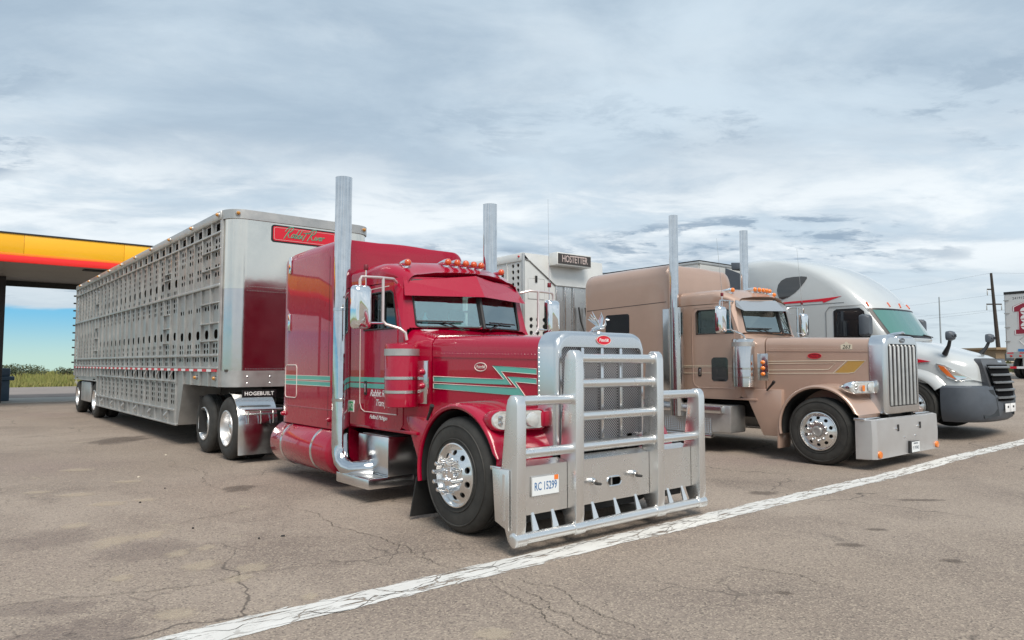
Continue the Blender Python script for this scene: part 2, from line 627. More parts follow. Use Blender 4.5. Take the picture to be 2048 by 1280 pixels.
def asphalt_mat():
    m = bpy.data.materials.new('asphalt')
    m.use_nodes = True
    nd, lk = m.node_tree.nodes, m.node_tree.links
    p = nd['Principled BSDF']
    t = nd.new('ShaderNodeTexCoord')
    obj = t.outputs['Object']

    def noise(scale, det=5.0, rough=0.6, vec=None, dist=0.0):
        n = N(nd, 'ShaderNodeTexNoise', i_Scale=scale, i_Detail=det, i_Roughness=rough, i_Distortion=dist)
        lk.new(vec or obj, n.inputs['Vector'])
        return n.outputs[0]

    def rng(v, lo, hi, a=0.0, b=1.0, smooth=True):
        n = N(nd, 'ShaderNodeMapRange', i_1=lo, i_2=hi, i_3=a, i_4=b)
        if smooth:
            n.interpolation_type = 'SMOOTHSTEP'
        lk.new(v, n.inputs[0])
        return n.outputs[0]

    def mix(f, a, b):
        n = nd.new('ShaderNodeMix')
        n.data_type = 'RGBA'
        for s, q in ((n.inputs[0], f), (n.inputs[6], a), (n.inputs[7], b)):
            if isinstance(q, tuple):
                s.default_value = (*q, 1)
            elif isinstance(q, float):
                s.default_value = q
            else:
                lk.new(q, s)
        return n.outputs[2]

    def mul(a, b):
        n = N(nd, 'ShaderNodeMath', operation='MULTIPLY')
        for i, q in enumerate((a, b)):
            if isinstance(q, float):
                n.inputs[i].default_value = q
            else:
                lk.new(q, n.inputs[i])
        return n.outputs[0]

    base = mix(rng(noise(0.16, 4), 0.34, 0.66), (0.245, 0.197, 0.160), (0.325, 0.270, 0.225))
    base = mix(rng(noise(0.55, 6, 0.65, None, 0.6), 0.42, 0.72), base, (0.200, 0.160, 0.134))
    # pinkish / purplish older areas
    base = mix(mul(rng(noise(0.11, 3), 0.52, 0.68), 0.55), base, (0.235, 0.175, 0.160))
    # oil drips and dark smears, drawn out along the driving direction
    mp1 = nd.new('ShaderNodeMapping')
    mp1.inputs['Scale'].default_value = (1.0, 0.45, 1)
    mp1.inputs['Location'].default_value = (3.3, 1.7, 0)
    lk.new(obj, mp1.inputs[0])
    stain = rng(noise(0.75, 5, 0.55, mp1.outputs[0], 0.4), 0.64, 0.73)
    base = mix(mul(stain, 0.5), base, (0.075, 0.062, 0.055))
    # pale spills of dried feed and dust
    mp2 = nd.new('ShaderNodeMapping')
    mp2.inputs['Location'].default_value = (7.1, 4.4, 2.0)
    lk.new(obj, mp2.inputs[0])
    pale = rng(noise(1.9, 4, 0.5, mp2.outputs[0], 0.5), 0.66, 0.74)
    patch = rng(noise(0.22, 2, 0.5, mp2.outputs[0]), 0.48, 0.60)
    base = mix(mul(mul(pale, patch), 0.62), base, (0.40, 0.35, 0.25))
    # aggregate: pale and dark stones
    v = N(nd, 'ShaderNodeTexVoronoi', feature='F1', i_Scale=85.0)
    lk.new(obj, v.inputs['Vector'])
    st = N(nd, 'ShaderNodeSeparateColor')
    lk.new(v.outputs['Color'], st.inputs[0])
    base = mix(rng(st.outputs[0], 0.60, 0.95, 0.0, 0.60), base, (0.46, 0.385, 0.30))
    base = mix(rng(st.outputs[1], 0.72, 1.0, 0.0, 0.55), base, (0.055, 0.048, 0.045))
    # cracks
    wv = nd.new('ShaderNodeVectorMath')
    wv.operation = 'ADD'
    nv = N(nd, 'ShaderNodeTexNoise', i_Scale=1.6, i_Detail=6.0)
    lk.new(obj, nv.inputs['Vector'])
    sc_ = nd.new('ShaderNodeVectorMath')
    sc_.operation = 'SCALE'
    sc_.inputs[3].default_value = 0.7
    lk.new(nv.outputs['Color'], sc_.inputs[0])
    lk.new(obj, wv.inputs[0])
    lk.new(sc_.outputs[0], wv.inputs[1])
    cr = N(nd, 'ShaderNodeTexVoronoi', feature='DISTANCE_TO_EDGE', i_Scale=0.36)
    lk.new(wv.outputs[0], cr.inputs['Vector'])
    c1 = rng(cr.outputs[0], 0.0, 0.007, 1.0, 0.0)
    cm = rng(noise(0.45, 3, 0.5, mp1.outputs[0]), 0.50, 0.60)
    crack = mul(c1, cm)
    cr2 = N(nd, 'ShaderNodeTexVoronoi', feature='DISTANCE_TO_EDGE', i_Scale=1.7)
    lk.new(wv.outputs[0], cr2.inputs['Vector'])
    c2 = rng(cr2.outputs[0], 0.0, 0.022, 1.0, 0.0)
    cm2 = rng(noise(0.33, 3, 0.5, mp2.outputs[0]), 0.56, 0.64)
    crack2 = mul(c2, cm2)
    mxm = N(nd, 'ShaderNodeMath', operation='MAXIMUM')
    lk.new(crack, mxm.inputs[0])
    lk.new(crack2, mxm.inputs[1])
    base = mix(mul(mxm.outputs[0], 0.75), base, (0.050, 0.042, 0.036))
    lk.new(base, p.inputs['Base Color'])
    p.inputs['Roughness'].default_value = 0.86
    h = N(nd, 'ShaderNodeMath', operation='SUBTRACT')
    lk.new(v.outputs['Distance'], h.inputs[0])
    lk.new(mxm.outputs[0], h.inputs[1])
    b = N(nd, 'ShaderNodeBump', i_Strength=0.55, i_Distance=0.006)
    lk.new(h.outputs[0], b.inputs['Height'])
    lk.new(b.outputs[0], p.inputs['Normal'])
    return m


def sheet(name, xs, ys, z0, m, zf=None):
    mb = MB()
    vs = [(x, y, z0 + (zf(x, y) if zf else gzs(x))) for y in ys for x in xs]
    n = len(xs)
    fs = [(j * n + i, j * n + i + 1, (j + 1) * n + i + 1, (j + 1) * n + i) for j in range(len(ys) - 1) for i in range(n - 1)]
    mb.add(vs, fs)
    o = mb.build(name, m)
    o['kind'] = 'structure'
    return o


M_ASPH = asphalt_mat()
xs = [-60, -30, -10, 0, 5] + [6 + k for k in range(0, 34)] + [45, 60, 90, 140]
sheet('parking_lot', xs, [-40, -10, 0, 10, 20, 33.9], 0.0, M_ASPH)
M_ROADFAR = mat('old_pinkish_asphalt', (0.23, 0.20, 0.185), 0.9, var=0.12, vscale=0.5)
sheet('access_road', xs, [33.9, 45, 57], -0.004, M_ROADFAR)
M_CONC = mat('concrete', (0.33, 0.31, 0.275), 0.85, var=0.14, vscale=0.8, bump=0.1, bscale=30)
o = MB().box(-40, 11, 34.0, 38.6, -0.05, 0.025).build('concrete_apron', M_CONC)
o['kind'] = 'structure'
M_STAIN = mat('oil_darkened_asphalt', (0.085, 0.075, 0.072), 0.75, var=0.35, vscale=0.9)
o = MB().box(-40, 10.5, 38.6, 43.5, -0.05, 0.008).build('pump_lane', M_STAIN)
o['kind'] = 'structure'


# ground to the horizon: level here, falling away beyond the field
def ground_sheet():
    mb = MB()
    rr = [0, 30, 60, 90, 120, 150, 190, 250, 330, 450, 700, 1200, 2200, 3600]
    na = 96
    vs = []
    for r in rr:
        for k in range(na):
            a = 2 * math.pi * k / na
            t = min(1, max(0, (r - 115) / 385.0))
            z = -32 * t * t * (3 - 2 * t)
            x, y = r * math.cos(a), r * math.sin(a)
            z -= 0.06
            z += 0.25 * math.sin(x * 0.11 + 1) * math.sin(y * 0.09) * min(1, max(0, (r - 62) / 30))
            vs.append((x, y, z))
    fs = []
    for i in range(len(rr) - 1):
        for k in range(na):
            j = (k + 1) % na
            fs.append((i * na + k, i * na + j, (i + 1) * na + j, (i + 1) * na + k))
    mb.add(vs, fs)
    o = mb.build('ground', mat('dry_grassland', (0.22, 0.22, 0.06), 0.95, col2=(0.14, 0.18, 0.045), vscale=0.22, bump=0.5, bscale=2.0, dist=0.2))
    o['kind'] = 'structure'


ground_sheet()


# ------------------------------------------------ painted line
def line_mat():
    m = bpy.data.materials.new('worn_white_line_paint')
    m.use_nodes = True
    nd, lk = m.node_tree.nodes, m.node_tree.links
    p = nd['Principled BSDF']
    t = nd.new('ShaderNodeTexCoord')
    n0 = N(nd, 'ShaderNodeTexNoise', i_Scale=3.0, i_Detail=6.0)
    lk.new(t.outputs['Object'], n0.inputs['Vector'])
    mx = nd.new('ShaderNodeMix')
    mx.data_type = 'RGBA'
    mx.inputs[6].default_value = (0.50, 0.49, 0.46, 1)
    mx.inputs[7].default_value = (0.76, 0.76, 0.74, 1)
    lk.new(n0.outputs[0], mx.inputs[0])
    lk.new(mx.outputs[2], p.inputs['Base Color'])
    p.inputs['Roughness'].default_value = 0.75
    mp = nd.new('ShaderNodeMapping')
    mp.inputs['Scale'].default_value = (0.55, 1.6, 1)
    lk.new(t.outputs['Object'], mp.inputs[0])
    wn_ = N(nd, 'ShaderNodeTexNoise', i_Scale=4.0, i_Detail=5.0)
    lk.new(t.outputs['Object'], wn_.inputs['Vector'])
    s1 = nd.new('ShaderNodeVectorMath'); s1.operation = 'SCALE'; s1.inputs[3].default_value = 0.22
    lk.new(wn_.outputs['Color'], s1.inputs[0])
    a1 = nd.new('ShaderNodeVectorMath'); a1.operation = 'ADD'
    lk.new(mp.outputs[0], a1.inputs[0]); lk.new(s1.outputs[0], a1.inputs[1])
    vo = N(nd, 'ShaderNodeTexVoronoi', feature='DISTANCE_TO_EDGE', i_Scale=4.2)
    lk.new(a1.outputs[0], vo.inputs['Vector'])
    crack = N(nd, 'ShaderNodeMapRange', i_1=0.004, i_2=0.034)
    lk.new(vo.outputs[0], crack.inputs[0])
    cmn = N(nd, 'ShaderNodeTexNoise', i_Scale=1.1, i_Detail=3.0)
    lk.new(t.outputs['Object'], cmn.inputs['Vector'])
    cmask = N(nd, 'ShaderNodeMapRange', i_1=0.44, i_2=0.60)
    lk.new(cmn.outputs[0], cmask.inputs[0])
    inv = N(nd, 'ShaderNodeMath', operation='SUBTRACT'); inv.inputs[0].default_value = 1.0
    lk.new(cmask.outputs[0], inv.inputs[1])
    c2 = N(nd, 'ShaderNodeMath', operation='MAXIMUM')
    lk.new(crack.outputs[0], c2.inputs[0]); lk.new(inv.outputs[0], c2.inputs[1])
    mp3 = nd.new('ShaderNodeMapping'); mp3.inputs['Scale'].default_value = (0.16, 1.0, 1)
    lk.new(t.outputs['Object'], mp3.inputs[0])
    sp = N(nd, 'ShaderNodeTexNoise', i_Scale=15.0, i_Detail=9.0, i_Roughness=0.76)
    lk.new(mp3.outputs[0], sp.inputs['Vector'])
    # ragged edges: the paint breaks up towards the rims of the strip
    ua = nd.new('ShaderNodeAttribute'); ua.attribute_name = 'across'
    eg = N(nd, 'ShaderNodeMapRange', i_1=0.62, i_2=1.0, i_3=0.0, i_4=0.30)
    lk.new(ua.outputs['Fac'], eg.inputs[0])
    th = N(nd, 'ShaderNodeMath', operation='ADD'); th.inputs[1].default_value = 0.430
    lk.new(eg.outputs[0], th.inputs[0])
    df = N(nd, 'ShaderNodeMath', operation='SUBTRACT')
    lk.new(sp.outputs[0], df.inputs[0]); lk.new(th.outputs[0], df.inputs[1])
    al = N(nd, 'ShaderNodeMapRange', i_1=-0.02, i_2=0.035)
    lk.new(df.outputs[0], al.inputs[0])
    am = N(nd, 'ShaderNodeMath', operation='MULTIPLY')
    lk.new(al.outputs[0], am.inputs[0]); lk.new(c2.outputs[0], am.inputs[1])
    lk.new(am.outputs[0], p.inputs['Alpha'])
    return m


def painted_line():
    ctr = [(-6, 4.36), (2, 4.35), (5, 4.32), (8, 4.31), (13, 4.29), (15, 4.12), (17, 3.92), (24, 3.42), (40, 2.7)]
    mb = MB()
    vs, fs, ac = [], [], []
    steps = 120
    for k in range(steps + 1):
        x = -6 + 46 * k / steps
        for (a, ya), (b, yb) in zip(ctr, ctr[1:]):
            if x <= b + 1e-6:
                y = ya + (yb - ya) * (x - a) / (b - a)
                break
        for q in (-1, 0, 1):
            vs.append((x, y + q * 0.19, gzs(x) + 0.004))
            ac.append(abs(q))
    for k in range(steps):
        for q in (0, 1):
            i = k * 3 + q
            fs.append((i, i + 1, i + 4, i + 3))
    me = bpy.data.meshes.new('painted_line')
    me.from_pydata(vs, [], fs)
    at = me.attributes.new('across', 'FLOAT', 'POINT')
    for i, q in enumerate(ac):
        at.data[i].value = q
    me.materials.append(line_mat())
    o = bpy.data.objects.new('painted_line', me)
    COL.objects.link(o)
    o['kind'] = 'structure'


painted_line()


# ------------------------------------------------ scrub and bushes beyond the road
def leaf_blob(mb, c, rx, ry, rz_, n, s, rnd, flat=0.0):
    for _ in range(n):
        while True:
            p = Vector((rnd.uniform(-1, 1), rnd.uniform(-1, 1), rnd.uniform(-1, 1)))
            if p.length <= 1 and p.length > 0.35:
                break
        q = Vector((c[0] + p.x * rx, c[1] + p.y * ry, c[2] + p.z * rz_))
        a = Vector((rnd.uniform(-1, 1), rnd.uniform(-1, 1), rnd.uniform(-1, 1))).normalized()
        b = a.orthogonal().normalized()
        k = s * rnd.uniform(0.6, 1.4)
        mb.add([q - a * k, q + b * k * 0.5, q + a * k, q - b * k * 0.5], [(0, 1, 2, 3)])


def scrub():
    rnd = random.Random(3)
    mb = MB()
    for _ in range(5200):
        d = 58 + 75 * rnd.random() ** 1.3
        x = rnd.uniform(-2, 34) * d / 80
        y = d
        if x > 30:
            continue
        h = rnd.uniform(0.15, 0.5) * (0.5 + min(1, (d - 56) / 15))
        w = rnd.uniform(0.2, 0.6)
        for _b in range(4):
            a = rnd.uniform(0, 6.28)
            bx, by = x + rnd.uniform(-w, w), y + rnd.uniform(-w, w)
            dx_, dy_ = math.cos(a) * 0.10, math.sin(a) * 0.10
            lx, ly = rnd.uniform(-.15, .15), rnd.uniform(-.15, .15)
            mb.add([(bx - dx_, by - dy_, -0.1), (bx + dx_, by + dy_, -0.1), (bx + lx, by + ly, h)], [(0, 1, 2)])
    o = mb.build('scrub', mat('scrub_green', (0.17, 0.20, 0.05), 0.9, col2=(0.30, 0.26, 0.10), vscale=0.35), flat=True)
    o['kind'] = 'stuff'
    o['label'] = 'yellow green scrub covering the field beyond the road'
    o['category'] = 'scrub'


scrub()
M_BUSH = mat('bush_leaf', (0.055, 0.075, 0.040), 0.8, col2=(0.10, 0.115, 0.06), vscale=2.0)
M_BARK = mat('bark', (0.10, 0.08, 0.06), 0.9, var=0.2)


def bush(loc, w, h, n, label, seed):
    rnd = random.Random(seed)
    t = thing('bush', label, 'bush', loc, 0, 'bushes on the skyline beyond the field')
    mb = MB()
    for k in range(7):
        a = rnd.uniform(0, 6.28)
        q = rnd.uniform(0.2, 0.75)
        leaf_blob(mb, (math.cos(a) * w * q, math.sin(a) * w * q * 0.6, h * rnd.uniform(0.45, 0.72)), w * 0.42, w * 0.4, h * 0.33, n // 7, 0.09, rnd)
    mb.build('crown', M_BUSH, t, flat=True)
    sb = MB()
    for k in range(4):
        a = k * 1.7
        sb.tube([(0, 0, -0.15), (math.cos(a) * w * .2, math.sin(a) * w * .2, h * .4), (math.cos(a) * w * .5, math.sin(a) * w * .4, h * .7)], [0.06, 0.04, 0.015], 6)
    sb.build('trunk', M_BARK, t)


bush((6.6, 84, 0), 2.4, 1.55, 1500, 'wide grey green bush on the skyline nearest the fuel pump', 1)
bush((10.9, 86, 0), 0.9, 1.35, 500, 'small round bush alone on the skyline, second from the fuel pump', 2)
bush((13.4, 84, 0), 1.3, 1.1, 600, 'low flat bush on the skyline, third from the fuel pump', 4)
bush((15.2, 85, 0), 1.3, 1.55, 800, 'tallest pointed bush on the skyline next to the livestock trailer', 5)

# marker post in the grass
t = thing('marker_post', 'short white marker post in the grass beyond the road', 'post', (8.1, 58.5, 0))
MB().box(-0.09, 0.09, -0.04, 0.04, -0.1, 0.30).build('base', M_CONC, t, bevel=0.01)
MB().box(-0.05, 0.05, -0.02, 0.02, 0.30, 1.0).build('post', mat('faded_post', (0.42, 0.40, 0.30), 0.8), t, bevel=0.005)


# ------------------------------------------------ filling station canopy
def canopy():
    Y0, Y1, Z0, Z1 = 29.0, 35.6, 5.0, 6.04
    X0, X1 = -16.0, 11.5
    t = thing('fuel_canopy', 'yellow and red fuel station canopy behind the livestock trailer', 'canopy', (0, Y0, 0))
    yl = mat('canopy_yellow', (0.92, 0.46, 0.002), 0.4, 0, 0.4, var=0.03, vscale=0.5)
    rd = mat('canopy_red', (0.88, 0.012, 0.008), 0.4, 0, 0.4)
    og = mat('canopy_orange', (0.92, 0.24, 0.004), 0.4, 0, 0.4)
    mb = MB()
    n = 9
    w = (X1 - X0) / n
    first = None
    for k in range(n):          # fascia panels along the front
        a = X0 + k * w
        MB().box(a + 0.003, a + w - 0.003, 0, 0.12, Z0 + 0.33, Z1 - 0.05).build('fascia_panel', yl, t, bevel=0.01)
    MB().box(X0, X1, -0.012, 0.12, Z0 + 0.255, Z0 + 0.33).build('orange_band', og, t, bevel=0.006)
    MB().box(X0, X1, -0.022, 0.12, Z0 + 0.02, Z0 + 0.255).build('red_band', rd, t, bevel=0.012)
    MB().box(X0 - 0.02, X1 + 0.02, -0.03, 0.2, Z1 - 0.05, Z1).build('cap_trim', M_BLACK, t)
    for xx, nm in ((X0, -1), (X1, 1)):
        MB().box(xx - 0.06, xx + 0.06, 0.12, Y1 - Y0 - 0.002, Z0 + 0.03, Z1 - 0.06).build('end_fascia', yl, t)
    MB().box(X0, X1, Y1 - Y0, Y1 - Y0 + 0.12, Z0 - 0.20, Z1 - 0.05).build('rear_fascia', M_CHASSIS, t)
    sof = mat('soffit_panel', (0.30, 0.27, 0.24), 0.6, 0.2, var=0.08, vscale=0.7)
    # soffit boards
    ny = 16
    d = (Y1 - Y0 - 0.12) / ny
    for k in range(ny):
        MB().box(X0 + 0.06, X1 - 0.06, 0.12 + k * d + 0.006, 0.12 + (k + 1) * d - 0.006, Z0 + 0.03, Z0 + 0.07).build('soffit_board', sof, t)
    MB().box(X0 + 0.06, X1 - 0.06, 0.12, Y1 - Y0, Z0 + 0.071, Z1 - 0.3).build('roof_deck', M_CHASSIS, t)
    MB().box(4.2, 5.9, 0.5, 0.9, Z0 - 0.01, Z0 + 0.032).build('soffit_light', M_DARK, t)
    for cx in (1.90, -8.0):
        MB().box(cx - 0.3, cx + 0.3, 5.0, 5.6, 0.02, Z0 + 0.05).build('column', mat('dark_column', (0.028, 0.026, 0.028), 0.5), t, bevel=0.02)
    MB().box(X1 - 0.6, X1 - 0.2, 5.0, 5.4, 0.02, Z0 + 0.05).build('column', MATS['dark_column'], t, bevel=0.02)


canopy()


def pump():
    t = thing('fuel_pump', 'blue grey fuel dispenser with yellow hose at the left edge', 'fuel pump', (1.75, 35.9, 0.025))
    bl = mat('pump_blue', (0.055, 0.10, 0.15), 0.5, var=0.1)
    MB().box(-1.2, 0.85, 0, 0.6, 0.0, 0.85).build('base_cabinet', bl, t, bevel=0.03)
    MB().box(-1.2, 1.0, -0.12, 0.68, 0.85, 1.02).build('ledge', bl, t, bevel=0.04)
    MB().box(-1.2, 0.86, -0.02, 0.6, 1.02, 1.36).build('upper_cabinet', bl, t, bevel=0.05)
    MB().box(-1.1, 0.52, -0.03, 0.02, 0.05, 0.72).build('door_panel', mat('pump_dark', (0.02, 0.05, 0.07), 0.5), t, bevel=0.01)
    MB().box(-1.2, 0.20, 0.1, 0.42, 2.75, 3.05).build('hose_boom', mat('pump_yellow', (0.55, 0.25, 0.02), 0.5), t, bevel=0.03)
    MB().tube([(0.05, 0.25, 2.75), (0.08, 0.2, 2.3), (0.06, 0.2, 1.8), (0.02, 0.2, 1.34)], 0.035, 8).build('hose', M_BLACK, t)
    MB().lathe([(0, 0.05), (0.05, 0.10), (0.22, 0.10), (0.27, 0.05)], (0.07, 0.2, 2.2), 'z', 12).build('breakaway', M_BLACK, t)


pump()


# ------------------------------------------------ stains, spills and cracks in the asphalt
def stain_mat(name, col, strength, scale):
    m = bpy.data.materials.new(name)
    m.use_nodes = True
    nd, lk = m.node_tree.nodes, m.node_tree.links
    p = nd['Principled BSDF']
    p.inputs['Base Color'].default_value = (*col, 1)
    p.inputs['Roughness'].default_value = 0.85
    t = nd.new('ShaderNodeTexCoord')
    at_ = nd.new('ShaderNodeAttribute')
    at_.attribute_name = 'rim'
    n = N(nd, 'ShaderNodeTexNoise', i_Scale=scale, i_Detail=8.0, i_Roughness=0.7)
    lk.new(t.outputs['Object'], n.inputs['Vector'])
    n2 = N(nd, 'ShaderNodeTexNoise', i_Scale=95.0, i_Detail=2.0)
    lk.new(t.outputs['Object'], n2.inputs['Vector'])
    a = N(nd, 'ShaderNodeMath', operation='ADD')
    lk.new(n.outputs[0], a.inputs[0])
    lk.new(at_.outputs['Fac'], a.inputs[1])
    r = N(nd, 'ShaderNodeMapRange', i_1=0.62, i_2=1.05, i_3=0.0, i_4=strength)
    lk.new(a.outputs[0], r.inputs[0])
    g = N(nd, 'ShaderNodeMapRange', i_1=0.3, i_2=0.65, i_3=0.45, i_4=1.0)
    lk.new(n2.outputs[0], g.inputs[0])
    mu = N(nd, 'ShaderNodeMath', operation='MULTIPLY')
    lk.new(r.outputs[0], mu.inputs[0])
    lk.new(g.outputs[0], mu.inputs[1])
    lk.new(mu.outputs[0], p.inputs['Alpha'])
    return m


M_SPILL = stain_mat('dried_spill', (0.58, 0.49, 0.37), 0.50, 9.0)
M_OIL = stain_mat('oil_stain', (0.085, 0.066, 0.055), 0.48, 7.0)
M_PURPLE = stain_mat('old_seal_coat', (0.165, 0.128, 0.125), 0.26, 3.0)


def stain(name, x, y, rx, ry, rot, m, z, seed):
    rnd = random.Random(seed)
    n = 20
    vs, fs, rim = [(0, 0, 0)], [], [0.75]
    for ring, q in ((0.55, 0.5), (1.0, 0.0)):
        for k in range(n):
            a = 2 * math.pi * k / n
            j = rnd.uniform(0.75, 1.25) * ring
            px_, py_ = rx * j * math.cos(a), ry * j * math.sin(a)
            vs.append((px_ * math.cos(rot) - py_ * math.sin(rot), px_ * math.sin(rot) + py_ * math.cos(rot), 0))
            rim.append(q)
    for k in range(n):
        j = (k + 1) % n
        fs.append((0, 1 + k, 1 + j))
        fs.append((1 + k, 1 + n + k, 1 + n + j, 1 + j))
    me = bpy.data.meshes.new(name)
    me.from_pydata(vs, [], fs)
    at_ = me.attributes.new('rim', 'FLOAT', 'POINT')
    for i, q in enumerate(rim):
        at_.data[i].value = q
    me.materials.append(m)
    o = bpy.data.objects.new(name, me)
    COL.objects.link(o)
    o.location = (x, y, z)
    o['kind'] = 'structure'


LAT = -R(39.7)
spills = [(1.313, 7.144, .16, .24), (1.627, 7.191, .13, .18), (1.651, 6.352, .09, .14), (1.698, 5.861, .13, .15), (1.99, 5.549, .13, .14), (1.819, 5.345, .10, .11), (1.892, 6.4, .08, .10),
          (1.255, 4.846, .14, .11), (1.152, 8.052, .13, .15), (1.604, 9.067, .2, .15), (1.408, 9.932, .2, .15), (2.051, 4.618, .06, .07), (1.141, 5.892, .08, .09), (1.08, 10.417, .16, .12), (1.984, 9.052, .12, .1),
          (2.6, 3.3, .12, .10), (2.1, 10.6, .2, .12), (1.75, 12.2, .25, .16)]
for i, (x, y, a, b) in enumerate(spills):
    stain('dried_spill', x, y, a * 1.25, b * 1.3, LAT, M_SPILL, 0.0022 + 0.0001 * i, 40 + i)
oils = [(3.076, 9.118, .20, .30), (6.238, 2.899, .12, .08), (6.37, 2.145, .10, .07), (5.629, 4.75, .25, .15), (3.092, 16.424, .5, .9), (7.9, 4.7, .2, .15),
        (8.9, 3.3, .3, .08), (4.6, 2.6, .07, .05), (7.0, 3.0, .12, .06), (12.6, 6.0, .5, .7), (5.2, 6.1, .6, .9)]
for i, (x, y, a, b) in enumerate(oils):
    stain('oil_stain', x, y, a * 1.2, b * 1.2, LAT, M_OIL, 0.0044 + 0.0001 * i if y > 5 else 0.0024 + 0.0001 * i, 80 + i)
for i, (x, y, a, b) in enumerate([(0.62, 5.5, .45, .22), (0.75, 4.85, .5, .3), (1.5, 6.6, .5, .5), (0.9, 7.6, .5, .6)]):
    stain('seal_coat_patch', x, y, a, b, LAT, M_PURPLE, 0.0012 + 0.0001 * i, 120 + i)
M_CRACK = mat('crack_dark_brown', (0.060, 0.048, 0.038), 0.95, var=0.3, vscale=12)  # dark brown colour of the crack ribbons
CR = [[(3.234, 4.10), (3.221, 3.687), (3.121, 3.332), (3.092, 3.079), (3.109, 2.813), (3.179, 2.5)], [(3.229, 4.14), (3.103, 3.653), (3.013, 3.307), (2.955, 3.069), (2.923, 2.8)],
      [(3.394, 4.08), (3.431, 3.765), (3.351, 3.383), (3.317, 3.0), (3.361, 2.6)], [(3.095, 12.512), (3.097, 11.106), (2.941, 10.073), (2.865, 9.387)],
      [(3.142, 7.717), (3.2, 6.996), (3.137, 6.19), (3.215, 5.752), (3.149, 5.049), (3.2, 4.3)], [(0.414, 5.698), (0.682, 5.663), (1.011, 5.522), (1.333, 5.42), (1.649, 5.348), (2.129, 5.348), (2.6, 5.3)],
      [(1.913, 7.475), (2.279, 7.606), (2.625, 7.732), (3.025, 7.637)], [(4.899, 3.404), (4.96, 2.998), (5.074, 2.738), (5.011, 2.338)], [(0.6, 4.32), (1.6, 4.36), (2.6, 4.30), (3.6, 4.36), (4.8, 4.30), (6.4, 4.34), (8.5, 4.28)]]
rnd_ = random.Random(5)
for ci, cpts in enumerate(CR):
    pts = [Vector((a, b, 0)) for a, b in cpts]
    for lvl in range(5):
        nx = [pts[0]]
        for a, b in zip(pts, pts[1:]):
            d = b - a
            nx += [a.lerp(b, rnd_.uniform(0.4, 0.6)) + Vector((-d.y, d.x, 0)) * rnd_.uniform(-0.16, 0.16), b]
        pts = nx
    vs, fs = [], []
    for k, p_ in enumerate(pts):
        d = (pts[min(k + 1, len(pts) - 1)] - pts[max(0, k - 1)]).normalized()
        w = 0.0030 * rnd_.uniform(0.15, 1.5) * (0.4 + 0.6 * math.sin(math.pi * (k + 1) / (len(pts) + 1)))
        n = Vector((-d.y, d.x, 0)) * w
        zc = 0.0070
        vs += [(p_ + n + Vector((0, 0, zc)))[:], (p_ - n + Vector((0, 0, zc)))[:]]
    for k in range(len(pts) - 1):
        fs.append((2 * k, 2 * k + 1, 2 * k + 3, 2 * k + 2))
    o = MB().add(vs, fs).build('pavement_crack', M_CRACK, flat=True)
    o['kind'] = 'structure'
# ================================================================== WHEELS
def tyre_mesh(mb, w, ro, ri, sgn, o):
    """tyre of width w whose outer face looks towards sgn*x; o is the centre of the outer face"""
    prof = [(-0.02, ri - 0.012), (0.0, ri), (0.012, ri + 0.03), (0.018, ri + 0.09), (0.016, ro - 0.10), (0.006, ro - 0.055),
            (-0.010, ro - 0.03), (-0.030, ro - 0.012), (-0.045, ro - 0.004)]
    for g in (0.2, 0.4, 0.6, 0.8):
        a = -0.045 - (w - 0.09) * g
        prof += [(a + 0.006, ro), (a + 0.0055, ro - 0.014), (a - 0.0055, ro - 0.014), (a - 0.006, ro)]
    prof += [(-w + 0.045, ro - 0.004), (-w + 0.02, ro - 0.02), (-w, ro - 0.10), (-w, ri + 0.03), (-w + 0.02, ri - 0.012)]
    mb.lathe([(sgn * a, r) for a, r in prof], o, 'x', 56, cap=False)


M_STEERRIM = mat('polished_rim', (0.80, 0.80, 0.79), 0.24, 0.95, rvar=0.04, vscale=12)


